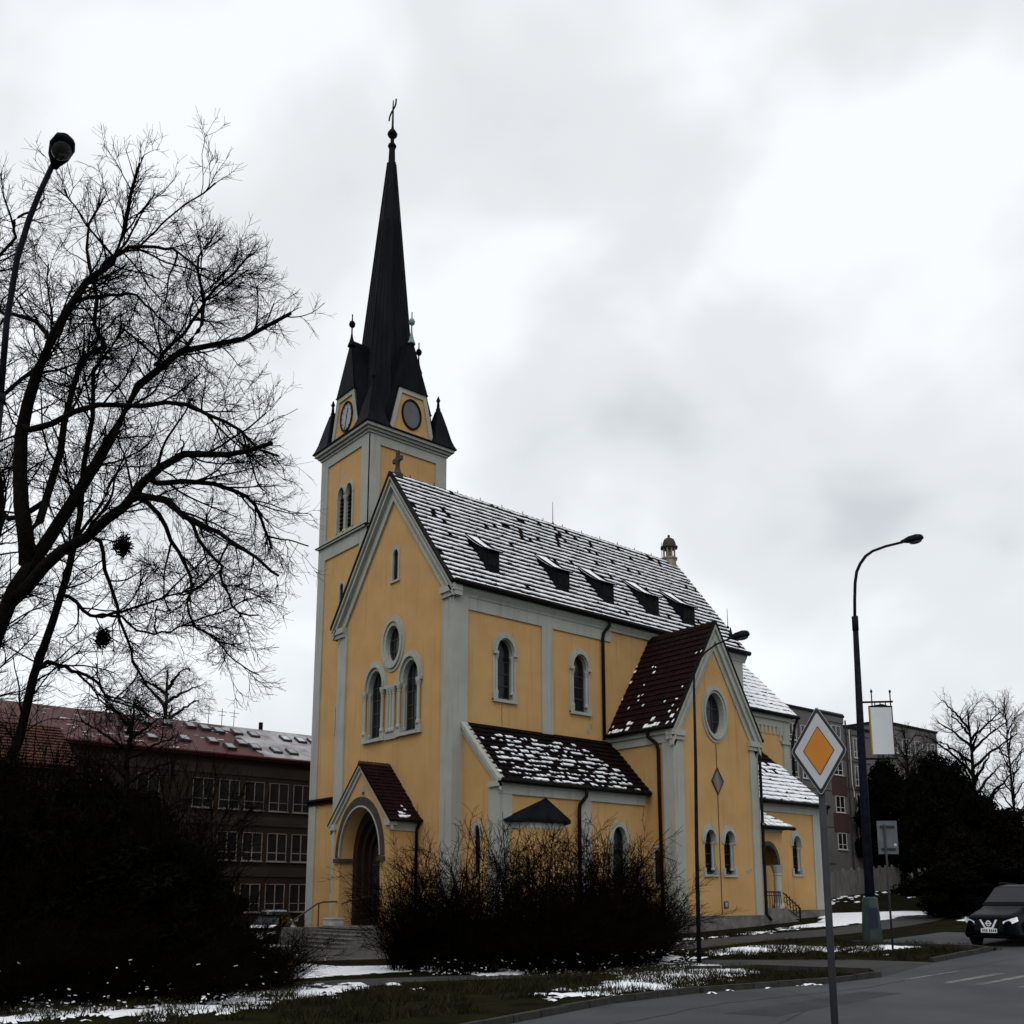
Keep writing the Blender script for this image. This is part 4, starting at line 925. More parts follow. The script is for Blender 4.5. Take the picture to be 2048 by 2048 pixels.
gutter(PC, L+.1, 37.5, ce-.1, .52, r=.16)
b = MB(); b.tube([(37.3, cv0-.5, ce-.2), (37.0, cv0-.4, ce-.9), (36.75, cv0-.25, ce-2.4), (36.75, cv0-.25, 9)], .12, 8); cb(b, 'downpipe', M['gutter'], ch, smooth=True)
# ---------------------------------------------------------------- sacristy
sv = -3.4; PSA = lambda a, b, d: (a, sv-d, b); sx1 = 33.55; se = 9.3
wS = arch(30.45, .52, 3.85, 6.0, .8); wD = arch(24.3, .5, 4.0, 5.6, .6)
wall_panel('wall', PSA, [(u1, GB), (sx1, GB), (sx1, se), (u1, se)], [wS, wD], OW, ch, .45, TR)
b = MB(); b.quad((sx1, sv, GB), (sx1, cv0, GB), (sx1, cv0, se), (sx1, sv, se)); b.add([(sx1, sv, se), (sx1, cv0, se), (sx1, cv0, 13)], [(0, 1, 2)]); cb(b, 'wall', OW)
w = glazing(PSA, wS, .4, ch, [30.45], [4.5, 5.2, 5.9], label='round-headed window of the sacristy')
b = MB(); b.ring(PSA, hood(30.45, .52, 6.0, .8), hood(30.45, .62, 6.0, .94), 0, .13, False); b.ring(PSA, hood(30.45, .62, 6.0, .94), hood(30.45, .76, 6.0, 1.18), 0, .06, False); cb(b, 'arch_moulding', TR, w); b = MB(); b.rect(PSA, 29.75, 31.15, 3.7, 3.86, -.3, .1)
for sgn in (-1, 1): a0, a1 = sorted((30.45+sgn*.52, 30.45+sgn*.72)); b.rect(PSA, a0, a1, 3.84, 4.3, 0, .097)
cb(b, 'sill', TR, w); column(PSA, 30.85, 4.1, 5.9, .08, -.15, w)
w = glazing(PSA, wD, .4, ch, [24.3], [4.8], label='window behind the side porch')
b = MB(); b.rect(PSA, u1, sx1+.1, 8.5, se-.05, -.02, .10); b.rect(PSA, u1, sx1+.2, 8.95, se, .10, .24); b.rect(PSA, 32.7, sx1+.1, .9, 8.5, -.02, .10); cb(b, 'frieze', TR)
b = MB(); b.rect(PSA, u1, sx1+.16, GB, 1.18, -.02, .16); cb(b, 'plinth', M['plinth'])
ez = 9.3; ex1 = 34.15; SS = Vector((0, 4.9, 5.2)); hx = 31.6
b = MB(); y0 = sv-.5; y1 = y0+4.9
b.add([(u1, y0, ez), (ex1, y0, ez), (hx, y1, ez+5.2), (u1, y1, ez+5.2), (ex1, y1+.6, ez), (u1, y0, ez-.14), (ex1, y0, ez-.14)], [(0, 1, 2, 3), (1, 4, 2), (5, 6, 1, 0)]); roof = cb(b, 'roof', M['tile_dark'])
LS2 = SS.length
def ssn(s, t):
    z = noise.noise(Vector((s*.8, t*1.1, 5)))
    return 1.0 if t < LS2*.42+z else (.9 if t < LS2*.66+z*.5 else .05)
def sa0(s, t): return t
tiled_slope((u1+.02, y0, ez), (1, 0, 0), SS, [(0, 0), (ex1-u1-.02, 0), (hx-u1-.02, LS2), (0, LS2)], .48, .42, roof, M['tile_dark'], ssn, seed=31, h=.075, a0=.05, sthick=.07)
gutter(PSA, u1+.1, ex1+.1, ez-.1, .62, r=.15)
downpipe([(ex1-.1, y0-.1, ez-.15), (ex1-.15, y0, ez-.7), (sx1+.2, sv-.2, ez-1.1), (sx1+.2, sv-.2, 7.8)], .11)
# side porch under a small hipped canopy
spo = empty('side_porch'); spo.parent = ch; spo['label'] = 'small corner porch with round arch, column and iron railing'
pvv = -5.55; PQ = lambda a, b, d: (a, pvv-d, b); xq = 25.55
ac = 23.85
sh = [(u1+.1, 4.4)]+[(ac-1.05*math.cos(math.pi*i/14), 4.4+1.35*math.sin(math.pi*i/14)) for i in range(15)]+[(xq, 4.4), (xq, 7.0), (u1+.1, 7.0)]
b = MB(); b.prism(PQ, sh, -.45, 0); b.quad((xq, pvv, 7), (xq, sv, 7), (xq, sv, 4.4), (xq, pvv, 4.4)); cb(b, 'wall', OW, spo)
b = MB(); b.ring(PQ, [(ac-1.05*math.cos(math.pi*i/14), 4.4+1.35*math.sin(math.pi*i/14)) for i in range(15)], [(ac-1.3*math.cos(math.pi*i/14), 4.4+1.66*math.sin(math.pi*i/14)) for i in range(15)], -.45, .06, False); cb(b, 'arch_moulding', M['arch_dark'], spo)
b = MB(); b.lathe((25.15, pvv+.25, 1.35), [(.42, 0), (.42, .2), (.33, .32), (.29, .4), (.27, 2.3), (.31, 2.36), (.28, 2.45), (.44, 2.95), (.46, 3.05)], 12); cb(b, 'column', TR, spo)
b = MB(); b.box(u1+.1, 25.7, pvv-.1, sv, GB, 1.35); 
for k in range(5): b.box(25.7+k*.34, 25.7+(k+1)*.34, pvv-.05, sv-.2, GB, 1.1-.2*k)
cb(b, 'platform', M['plinth'], spo)
rl = MB(); zr = 2.5
rl.tube([(u1+.15, pvv-.05, zr), (25.0, pvv-.05, zr)], .045, 6); rl.tube([(u1+.15, pvv-.05, zr-.25), (25.0, pvv-.05, zr-.25)], .03, 5); rl.tube([(25.3, pvv-.05, 2.45), (27.3, pvv-.05, 1.35), (27.3, pvv-.05, .3)], .05, 6); rl.tube([(25.3, pvv-.05, 1.5), (27.3, pvv-.05, .6)], .035, 5)
for i in range(9): x = u1+.3+i*.27; rl.tube([(x, pvv-.05, 1.35), (x+.05*math.sin(i*2.1), pvv-.12, 1.8), (x, pvv-.05, zr)], .022, 5)
for i in range(5):
    x = 25.55+i*.36; zc = 1.95-i*.19; rl.tube([(x+.17*math.cos(a), pvv-.05, zc+.2*math.sin(a)) for a in [j*.63 for j in range(11)]], .024, 5)
    rl.tube([(x+.18, pvv-.05, zc-.55), (x+.18, pvv-.05, zc+.45)], .022, 5)
cb(rl, 'railing', M['iron'], spo)
a_ = (u1+.06, sv, 9.3); e0, e1, e2 = (u1+.06, -6.0, 7.08), (26.3, -6.0, 7.08), (26.3, sv, 7.08)
b = MB(); b.add([a_, e0, e1, e2, (e0[0], e0[1], 6.93), (e1[0], e1[1], 6.93), (e2[0], e2[1], 6.93)], [(0, 1, 2), (0, 2, 3), (1, 4, 5, 2), (2, 5, 6, 3)]); cr_ = cb(b, 'roof', M['tile_dark'], spo)
SQ = Vector((0, sv+6.0, 9.3-7.08)); LQ = SQ.length
tiled_slope(e0, (1, 0, 0), SQ, [(0, 0), (e1[0]-e0[0], 0), (.02, LQ), (0, LQ)], .42, .38, spo, M['tile_dark'], lambda s, t: .99 if t > .4 else .9, seed=41, h=.05, a0=.0, sthick=.07)
b = MB(); b.tube([(u1+.05, -6.1, 7.0), (26.4, -6.1, 7.0)], .13, 8); cb(b, 'gutter', M['gutter'], spo, smooth=True)
b = MB(); b.rect(PQ, u1+.1, xq, 6.7, 7.0, .0, .08); cb(b, 'frieze', TR, spo)
bx = MB(); bx.box(-3.1, -2.3, 8.4, 9.6, .34, .74); bx.box(-3.16, -2.24, 8.34, 9.66, .74, .82); tag(bx.build('grit_box', M['white']), 'small pale grit box beside the church porch steps', 'grit box')
# ---------------------------------------------------------------- other buildings
def win_obj(P, a0, a1, z0, z1, parent, proto, mull=True, fm='frame', glass='glass'):
    """a window with a frame; later ones share the first one's mesh"""
    key = (round(a1-a0, 2), round(z1-z0, 2), id(parent))
    if key in proto:
        w0, f0, oa, oz = proto[key]; dx, dy, dz = (Vector(P(a0, z0, 0))-Vector(P(oa, oz, 0)))
        w = w0.copy(); COL.objects.link(w); w.parent = parent; w.location = (dx, dy, dz)
        f = f0.copy(); COL.objects.link(f); f.parent = w; return w
    b = MB(); b.poly([P(a0, z0, .012), P(a1, z0, .012), P(a1, z1, .012), P(a0, z1, .012)]); w = b.build('window', M[glass], parent)
    f = MB(); t = .055
    f.ring(P, [(a0+t, z0+t), (a1-t, z0+t), (a1-t, z1-t), (a0+t, z1-t)], [(a0, z0), (a1, z0), (a1, z1), (a0, z1)], 0, .07)
    if mull:
        m = (a0+a1)/2; zz = z0+(z1-z0)*.3; f.rect(P, m-t*.7, m+t*.7, z0+t, z1-t, .0, .06); f.rect(P, a0+t, m-t*.7, zz-t*.6, zz+t*.6, 0, .055); f.rect(P, m+t*.7, a1-t, zz-t*.6, zz+t*.6, 0, .055)
    f.rect(P, a0-.08, a1+.08, z0-.1, z0, 0, .16)
    f = f.build('frame', M[fm], w); proto[key] = (w, f, a0, z0); return w

# the long school block behind the church
sb = empty('school_building', (-4, 36, -.9), label='long dark brown three-storey building with red roof and skylights behind the church tower', cat='building')
sb.location = (0, 0, 0)
vS = 33.0; PS_ = lambda a, b, d: (a, vS-d, b); xa, xb = -20.0, 16.0; ez_, rz_ = 14.3, 18.1
b = MB(); b.box(xa, xb, vS, vS+14, GB, ez_); b.build('wall', M['schoolwall'], sb)
b = MB()
for z0, z1 in ((12.6, 13.5), (8.3, 9.1), (3.9, 4.7)): b.rect(PS_, xa, xb, z0, z1, 0, .08)
b.build('plaster_band', M['schoolband'], sb, kind='stuff')
b = MB(); b.add([(xa-.4, vS-.5, ez_-.1), (xb+.4, vS-.5, ez_-.1), (xb+.4, 40, rz_), (xa-.4, 40, rz_), (xb+.4, 47.5, ez_-.1), (xa-.4, 47.5, ez_-.1), (xa-.4, vS-.5, ez_-.3), (xb+.4, vS-.5, ez_-.3)], [(0, 1, 2, 3), (3, 2, 4, 5), (6, 7, 1, 0), (0, 3, 5)])
srf = b.build('roof', M['redroof'], sb)
b = MB(); b.tube([(xa-.4, vS-.6, ez_-.05), (xb+.4, vS-.6, ez_-.05)], .14, 8); b.build('gutter', M['redroof'], sb, smooth=True)
sl = Vector((0, 7.5, rz_-ez_+.1)).normalized(); nl = Vector((0, -sl.z, sl.y)); PR = lambda x, t: Vector((x, vS-.5, ez_-.1))+sl*t
b = MB(); k = 26
edge = lambda t: 3.9+1.7*(t/8.4)*-1+1.5*noise.noise(Vector((t*.9, 0, 1)))
for i in range(k):
    t0, t1 = .25+i*8.0/k, .25+(i+1)*8.0/k; b.add([PR(edge(t0), t0)+nl*.05, PR(xb+.4, t0)+nl*.05, PR(xb+.4, t1)+nl*.05, PR(edge(t1), t1)+nl*.05], [(0, 1, 2, 3)])
for _ in range(60):
    x, t = rnd.uniform(-14, 3), rnd.uniform(.3, 7.6); w_, h_ = rnd.uniform(.2, .9), rnd.uniform(.08, .35)
    b.add([PR(x, t)+nl*.05, PR(x+w_, t+.05)+nl*.05, PR(x+w_*1.1, t+h_)+nl*.05, PR(x+.1, t+h_*.8)+nl*.05], [(0, 1, 2, 3)])
b.build('snow', M['thinsnow'], srf, kind='stuff')
for x, t in ((-1.2, 6.9), (.1, 6.7), (1.3, 6.3), (3.1, 6.4), (4.7, 6.2), (7.9, 6.0), (9.5, 6.0), (10.9, 6.1), (5.3, 2.2), (6.9, 2.2), (-.4, 3.2), (.8, 2.0), (2.4, 3.4), (3.4, 2.6), (-3.4, 6.8), (-5.4, 6.6), (-3, 3), (-6, 2.6)):
    c = PR(x, t)+nl*.14; b = MB(); X = Vector((.44, 0, 0)); Y = sl*.62; N_ = nl*.12; b.obox(c, X, Y, N_); w = b.build('skylight', M['frame_dark'], srf)
    b = MB(); q = c+nl*.125; b.add([q-X*.74-Y*.78, q+X*.74-Y*.78, q+X*.74+Y*.78, q-X*.74+Y*.78], [(0, 1, 2, 3)]); b.build('pane', M['dial'] if t < 5 or x < 5 else M['banner'], w)
pro = {}
for i in range(14):
    a0 = 8.85-2.34*i
    for z0, z1 in ((9.65, 12.15), (5.25, 7.7), (.88, 3.28)):
        if i > 4 and (z0 < 9 or i % 2 == 0): continue
        win_obj(PS_, a0, a0+1.85, z0, z1, sb, pro, fm='schoolframe')
for x in (1.1, 2.4, 3.6):
    b = MB(); b.tube([(x, 40, rz_-.1), (x, 40, rz_+1.6)], .03, 5); b.tube([(x-.5, 40, rz_+1.3), (x+.5, 40, rz_+1.3)], .025, 5); b.tube([(x-.3, 40, rz_+.95), (x+.3, 40, rz_+.95)], .025, 5); b.build('roof_aerial', M['iron'], sb)
b = MB(); b.box(6.2, 6.5, 39.8, 40.1, rz_-.1, rz_+.7); b.build('vent_pipe', M['gutter'], sb)

# low house with an orange tiled roof at the left
oh = empty('tiled_house', (0, 0, 0), label='low brown house with an orange tiled roof behind the large bare tree', cat='house')
def gable_house(root, x0, x1, y0, y1, z0, ze, zr, wall, roofm, along='x', tiles=False):
    b = MB(); b.box(x0, x1, y0, y1, z0, ze)
    if along == 'x':
        ym = (y0+y1)/2; b.add([(x0, y0, ze), (x0, y1, ze), (x0, ym, zr)], [(0, 1, 2)]); b.add([(x1, y0, ze), (x1, y1, ze), (x1, ym, zr)], [(0, 1, 2)])
        r = [(x0-.4, y0-.4, ze-.1), (x1+.4, y0-.4, ze-.1), (x1+.4, ym, zr+.1), (x0-.4, ym, zr+.1), (x1+.4, y1+.4, ze-.1), (x0-.4, y1+.4, ze-.1)]
    b.build('wall', wall, root)
    b = MB(); b.add(r, [(0, 1, 2, 3), (3, 2, 4, 5)]); b.add([(p[0], p[1], p[2]-.15) for p in r], [(3, 2, 1, 0), (5, 4, 2, 3)])
    o = b.build('roof', roofm, root)
    if tiles:
        T_ = Vector(r[3])-Vector(r[0]); L_ = T_.length; wd = x1-x0+.8
        tiled_slope(Vector(r[0])+Vector((0, 0, .04)), (1, 0, 0), T_, [(0, 0), (wd, 0), (wd, L_), (0, L_)], .42, .36, o, roofm, None, h=.09)
    return o
gable_house(oh, -31, -17.9, 14.5, 24, GB, 9.9, 12.9, M['schoolwall'], M['orangeroof'], tiles=True)
PO = lambda a, b, d: (a, 14.5-d, b); pro = {}
for a in (-29, -26, -23, -20): win_obj(PO, a, a+1.5, 6.0, 8.2, oh, pro, fm='frame_dark'); win_obj(PO, a, a+1.5, 1.6, 3.8, oh, pro, fm='frame_dark')

# grey blocks behind the church on the right
def block(root, x0, x1, v, z0, z1, depth, wins, wall='panel'):
    b = MB(); b.box(x0, x1, v, v+depth, z0, z1); b.build('wall', M[wall], root)
    b = MB(); b.box(x0-.15, x1+.15, v-.15, v+depth+.15, z1, z1+.28); b.build('roof', M['gutter'], root)
    P = lambda a, b_, d: (a, v-d, b_); pro = {}
    for a0, a1, zz0, zz1 in wins: win_obj(P, a0, a1, zz0, zz1, root, pro)
    return P
a1_ = empty('apartment_block', label='grey panel apartment block with white framed windows rising behind the sacristy', cat='building')
wn = []
for z in (19.6, 15.4, 11.2, 7.0):
    for a in (54.8, 56.9, 58.6, 60.9, 63.1): wn.append((a, a+1.35, z, z+1.9))
for z in (20.3, 16.3, 11.9, 7.6): wn.append((67.2, 69.0, z, z+1.9))
P = block(a1_, 50, 69.75, 16, .2, 23.3, 12, wn)
b = MB(); b.rect(P, 64.4, 69.8, 23.3, 23.75, -11, .1); b.rect(P, 64.4, 69.75, 22.6, 23.3, 0, .09); b.build('parapet', M['panel'], a1_)
for z0, z1 in ((13.9, 16.2), (9.6, 11.8), (18.3, 20.1)): b = MB(); b.rect(P, 66.6, 69.74, z0, z1, 0, .07); b.build('spandrel_panel', M['panelred'], a1_)
b = MB()
for z in (18.5, 14.3, 10.1, 5.9): b.rect(P, 50, 66.5, z-.03, z+.03, 0, .03)
for a in (56.4, 60.5, 64.2): b.rect(P, a-.03, a+.03, 2, 22.6, 0, .032)
b.build('panel_joint', M['gutter'], a1_, kind='stuff')
b = MB(); b.tube([P(70.0, 23, .15), P(70.0, 3, .15)], .1, 6); b.build('downpipe', M['galv'], a1_)
a2_ = empty('stair_tower', label='grey stair tower with glazed bays and a white pipe between two blocks', cat='building')
wn = [(72.4, 73.6, z, z+2.4) for z in (18.8, 15.4, 12.0, 8.6)]
P = block(a2_, 70.3, 78, 16.4, .4, 22.3, 9, wn)
b = MB()
for z in (21.6, 18.3, 14.9, 11.5): b.rect(P, 70.3, 76, z-.06, z+.06, 0, .08)
for a in (71.9, 74.1): b.rect(P, a-.05, a+.05, 8, 22, 0, .07)
b.build('glazing_bar', M['frame_dark'], a2_, kind='stuff')
b = MB(); b.tube([P(71.3, 22.1, .2), P(71.35, 15.3, .2), P(71.6, 14.6, .2), P(71.6, 13.9, .2)], .07, 6); b.build('vent_pipe', M['frame'], a2_)
a3_ = empty('flat_roofed_block', label='long dark flat-roofed block behind the bare branches right of the banner', cat='building')
wn = [(a, a+2.0, z, z+2.0) for z in (20.2, 16.4, 12.6, 8.8) for a in (80.0, 83.2, 86.4, 89.6)]
P = block(a3_, 78.6, 92.4, 16, .5, 23.8, 12, wn)
b = MB(); b.box(80.6, 81.5, 17, 18, 23.9, 26.3); b.box(80.4, 81.7, 16.8, 18.2, 26.3, 26.5); b.build('chimney', M['gutter'], a3_)
hr = empty('slate_roofed_house', label='house with a blue-grey roof and pale eaves at the right edge behind the trees', cat='house')
gable_house(hr, 67.2, 84, -12, -4.2, .5, 9.6, 13.2, M['panel'], M['slate'])
b = MB(); b.box(66.7, 84.5, -4.1, -3.7, 9.35, 9.65); b.box(66.7, 84.5, -12.5, -12.1, 9.35, 9.65); b.box(66.6, 66.75, -12.5, -3.7, 9.35, 9.65); b.build('fascia', M['frame'], hr)

# concrete panel fence on its bank
fA, fB = Vector((42.3, 3.6, 0)), Vector((83.3, 14.9, 0)); zA, zB = 1.75, 3.70
bk = MB(); low = [(31, -2.0, .62), (37.5, -1.5, .79), (52, 1.2, .8), (70, 5.0, .8), (95, 12.5, .8)]; top = [(30, .5, 1.2), (41.5, 3.3, 1.72), (52, 6.2, 2.2), (70, 11.2, 3.05), (100, 19.6, 4.5)]
nb = 5
for i in range(nb-1): bk.quad(low[i], low[i+1], top[i+1], top[i])
for i in range(nb-1): bk.quad(top[i], top[i+1], (top[i+1][0], top[i+1][1]+25, top[i+1][2]+.2), (top[i][0], top[i][1]+25, top[i][2]+.2))
bk.build('bank', M['grass'], kind='structure')
b = MB()
for i in range(60):
    t = rnd.random(); k = rnd.random(); i0 = 1+int(t*2.6); f = rnd.random()
    a = Vector(low[i0]).lerp(Vector(low[i0+1]), f); c = Vector(top[i0]).lerp(Vector(top[i0+1]), f); p = a.lerp(c, .55+.42*k)
    w_, h_ = rnd.uniform(.5, 2.4), rnd.uniform(.02, .09); d = (Vector(top[i0+1])-Vector(top[i0])).normalized(); u_ = (c-a)
    b.add([p+Vector((0, 0, .04)), p+d*w_+Vector((0, 0, .04)), p+d*w_*1.1+u_*h_+Vector((0, 0, .05)), p+u_*h_*.8+Vector((0, 0, .05))], [(0, 1, 2, 3)])
b.build('snow', M['snow'], kind='stuff')
fe = empty('panel_fence', label='grey concrete panel fence on the bank behind the sacristy', cat='fence')
nP = 16; fd = (fB-fA)/nP; un = fd.normalized(); nn = Vector((-un.y, un.x, 0))
for i in range(nP+1):
    p = fA+fd*i; z = zA+(zB-zA)*i/nP; b = MB(); b.obox((p.x, p.y, z+1.25), un*.11, nn*.14, (0, 0, 1.45)); b.build('post', M['concrete'], fe)
    if i < nP:
        zz = zA+(zB-zA)*(i+.5)/nP
        b = MB(); c = fA+fd*(i+.5)
        for k in range(6):
            cc_ = c+un*((k-2.5)*fd.length*.9/6); b.obox((cc_.x, cc_.y, zz+1.2), un*(fd.length*.9/12*.93), nn*(.05+.01*(k % 2)), (0, 0, 1.25))
        b.obox((c.x, c.y, zz+1.2), un*fd.length*.46, nn*.03, (0, 0, 1.22)); b.build('panel', M['concrete'], fe)

# ---------------------------------------------------------------- street furniture
def lamp_head(b, p, d, L_, w_, h_, mi_lens=1):
    """cobra head: tapered housing along d with a lens bowl below"""
    d = Vector(d).normalized(); s = d.cross(Vector((0, 0, 1))).normalized(); n = s.cross(d).normalized(); p = Vector(p)
    sec = [(0, .28, .34, .1), (.12, .4, .5, .05), (.35, .8, .85, 0), (.7, 1, 1, 0), (.92, .8, .8, .05), (1, .4, .45, .15)]; k = 10; vs_ = []
    for t, a, c, o in sec:
        for i in range(k):
            g = 2*math.pi*i/k; y = math.sin(g); yy = y*(h_*c if y > 0 else h_*.45*c); vs_.append(p+d*L_*t+s*math.cos(g)*w_*a+n*(yy+o*h_*.2))
    n_ = len(sec); b.add(vs_, [(i*k+j, i*k+(j+1) % k, (i+1)*k+(j+1) % k, (i+1)*k+j) for i in range(n_-1) for j in range(k)]+[tuple(range(k)), tuple(range((n_-1)*k, n_*k))])
    return p, d, s, n
def lens(p, d, s, n, L_, w_, h_):
    b = MB(); k = 12; rings = [(1, 0), (.85, .5), (.5, .85), (.08, 1)]; c = p+d*L_*.64-n*h_*.40; vs_ = []
    for r, z in rings: vs_ += [c+d*math.cos(2*math.pi*i/k)*L_*.29*r+s*math.sin(2*math.pi*i/k)*w_*.78*r-n*z*h_*.42 for i in range(k)]
    b.add(vs_, [(i*k+j, i*k+(j+1) % k, (i+1)*k+(j+1) % k, (i+1)*k+j) for i in range(3) for j in range(k)]+[tuple(range(36, 48))]); return b

# right-hand lamp on a green base
gz = G(12.1)
l1 = empty('street_lamp', (0, 0, 0), label='tall street lamp on a green base carrying the blank banner', cat='street lamp')
b = MB(); b.tube([(12.05, -20.22, gz), (12.10, -20.27, 10), (12.17, -20.33, 16.4)], [.26, .20, .145], 10); b.tube([(12.17, -20.33, 16.4), (12.18, -20.33, 17.2)], [.17, .17], 10); b.build('pole', M['lamp'], l1, smooth=True)
b = MB(); arm = [(12.18, -20.33, 17.2), (12.22, -20.37, 18.2), (12.28, -20.42, 19.1), (12.38, -20.5, 19.75), (12.56, -20.64, 20.22), (12.80, -20.85, 20.65), (13.12, -21.11, 20.95), (13.69, -21.6, 21.23), (14.42, -22.2, 21.47)]
b.tube(arm, [.085]*6+[.075]*3, 8); b.build('arm', M['lamp'], l1, smooth=True)
b = MB(); hp = lamp_head(b, (14.35, -22.15, 21.46), (.85, -.72, .22), 1.25, .30, .30); hd_ = b.build('lamp_head', M['lamp'], l1, smooth=True); lens(*hp, 1.25, .30, .30).build('lens', M['lens'], hd_, smooth=True)
b = MB(); b.lathe((12.05, -20.22, gz-.05), [(.52, 0), (.5, .5), (.42, 1.9), (.36, 2.35), (.28, 2.42)], 8, rot=.39); lb_ = b.build('lamp_base', M['green'], l1)
b = MB(); b.obox((11.72, -20.56, gz+1.3), (.16, -.14, 0), (.012, .012, 0), (-.02, -.02, .5)); b.build('door_plate', M['cabinet'], lb_)
# banner panel held between two arms of that lamp
bn = empty('banner', label='blank pale banner panel held by brackets on the green based lamp', cat='banner')
bl = Vector((12.55, -20.64, 0)); br = Vector((13.42, -21.37, 0)); bd = (br-bl).normalized(); bnn = Vector((-bd.y, bd.x, 0))
c = (bl+br)/2
b = MB(); b.obox((c.x, c.y, 10.87), (br-bl)/2, bnn*.05, (0, 0, 1.27)); b.build('sheet', M['banner'], bn)
b = MB(); b.obox((bl.x-.03*bd.x, bl.y-.03*bd.y, 10.87), bd*.035, bnn*.06, (0, 0, 1.30)); b.build('side_strip', M['bannerrim'], bn)
b = MB(); b.obox((br.x+.03*bd.x, br.y+.03*bd.y, 10.87), bd*.025, bnn*.06, (0, 0, 1.30)); b.build('side_strip', M['panelred'], bn)
b = MB(); b.obox((c.x, c.y, 12.19), (br-bl)/2+bd*.06, bnn*.055, (0, 0, .04)); b.build('top_rail', M['iron'], bn)
for z in (12.42, 9.35):
    b = MB(); p = Vector((12.14, -20.30, z)); q = br+bd*.12; b.tube([p, (q.x, q.y, z+.04)], .055, 6)
    for k in (.25, .5, .75): r = bl.lerp(br, k); b.tube([(r.x, r.y, z), (r.x, r.y, 12.2 if z > 11 else 9.6)], .03, 5)
    b.build('bracket', M['iron'], bn)
for k in (.12, 1.0): r = bl.lerp(br, k); b = MB(); b.tube([(r.x, r.y, 11.7), (r.x, r.y, 13.0-.1*k+.15)], .035, 5); b.lathe((r.x, r.y, 12.95), [(.05, 0), (.07, .08), (.02, .16)], 6); b.build('rod', M['iron'], bn)
# thin lamp standing in front of the transept
gz = G(-.3)
l2 = empty('street_lamp', label='slim dark street lamp standing in front of the transept gable', cat='street lamp')
b = MB(); b.tube([(-.36, -19.09, gz), (-.31, -19.12, 4.4), (-.25, -19.18, 8.53), (-.22, -19.2, 11.9)], [.10, .085, .07, .055], 8); b.build('pole', M['lamp'], l2, smooth=True)
b = MB(); b.tube([(-.22, -19.2, 11.9), (-.20, -19.22, 12.35), (-.12, -19.28, 12.85), (.22, -19.57, 13.4), (.61, -19.9, 13.78), (1.15, -20.34, 14.08)], .045, 7); b.build('arm', M['lamp'], l2, smooth=True)
b = MB(); hp = lamp_head(b, (1.10, -20.30, 14.07), (.62, -.6, .17), .98, .22, .26); hd_ = b.build('lamp_head', M['lamp'], l2, smooth=True); lens(*hp, .98, .22, .26).build('lens', M['lens'], hd_, smooth=True)
b = MB(); b.lathe((1.17, -20.36, 14.2), [(.11, 0), (.07, .15), (.02, .42)], 6); b.build('photocell', M['lamp'], hd_)
# lamp at the left edge
l3 = empty('street_lamp', label='large dark street lamp leaning over at the left edge before the bare tree', cat='street lamp')
b = MB(); b.tube([(-32.47, -31.50, -.9), (-32.45, -31.52, 6), (-32.43, -31.53, 10.1)], [.10, .08, .065], 10); b.tube([(-32.43, -31.53, 10.05), (-32.43, -31.53, 10.2)], .082, 10); b.build('pole', M['lamp'], l3, smooth=True)
b = MB(); b.tube([(-32.43, -31.53, 10.2), (-32.45, -31.52, 11.5), (-32.40, -31.57, 12.67), (-32.30, -31.65, 13.4), (-32.2, -31.75, 13.9), (-32.07, -31.88, 14.42)], [.052, .05, .048, .046, .044, .042], 8); b.build('arm', M['lamp'], l3, smooth=True)
b = MB(); hp = lamp_head(b, (-32.03, -31.83, 14.42), (-.02, -.60, .09), .76, .20, .15); hd_ = b.build('lamp_head', M['lamp'], l3, smooth=True); lens(*hp, .76, .20, .15).build('lens', M['lens'], hd_, smooth=True)
# priority road sign
sg = empty('priority_sign', label='diamond priority road sign with amber centre and black rim on a grey pole', cat='road sign')
top_, rt_, bt_, lf_ = Vector((-26.83, -42.77, 4.03)), Vector((-26.70, -43.03, 3.60)), Vector((-26.83, -42.77, 3.10)), Vector((-26.96, -42.53, 3.55))
c = (top_+rt_+bt_+lf_)/4; sx_ = (rt_-lf_)/2; sz_ = Vector((0, 0, .47)); sx_ = Vector((sx_.x, sx_.y, 0)).normalized()*.282; nrm = sx_.cross(sz_).normalized()
toc = (cam.location-c); nrm = nrm if nrm.dot(toc) > 0 else -nrm
def diamond(k, r):
    """diamond outline of relative size k with rounded corners"""
    o = []; C_ = [sz_*k, sx_*k, -sz_*k, -sx_*k]
    for i in range(4):
        p, q, s_ = C_[i], C_[i-1], C_[(i+1) % 4]
        a = p.lerp(q, r); e_ = p.lerp(s_, r)
        for t in (0, .25, .5, .75, 1): o.append(a*(1-t)**2+p*2*t*(1-t)+e_*t*t)
    return o
def plate(k0, r, z, mat, name, parent, thick=.004):
    b = MB(); o = diamond(k0, r); f = [c+p+nrm*z for p in o]; g = [c+p+nrm*(z-thick) for p in o]; n = len(o)
    b.add(f+g, [tuple(range(n))]+[(i, i+n, (i+1) % n+n, (i+1) % n) for i in range(n)]); return b.build(name, mat, parent)
plate(1.0, .09, .0, M['galv'], 'sign_plate', sg, .02)
for k, r, z, m, nm in ((.985, .085, .004, 'signwhite', 'outer_edge'), (.962, .075, .008, 'signblack', 'black_rim'), (.845, .05, .012, 'signwhite', 'white_field'), (.545, .03, .016, 'signblack', 'inner_outline'), (.515, .02, .020, 'signyellow', 'amber_centre')): plate(k, r, z, M[m], nm, sg)
b = MB(); q = c-nrm*.06; b.tube([(q.x, q.y, -.95), (q.x, q.y, 3.92)], .036, 12); b.build('pole', M['galv'], sg, smooth=True)
b = MB()
for dz in (-.2, .2): b.obox((q.x, q.y, c.z+dz), nrm*.062, sx_.normalized()*.075, (0, 0, .025))
b.build('clamp', M['galv'], sg)
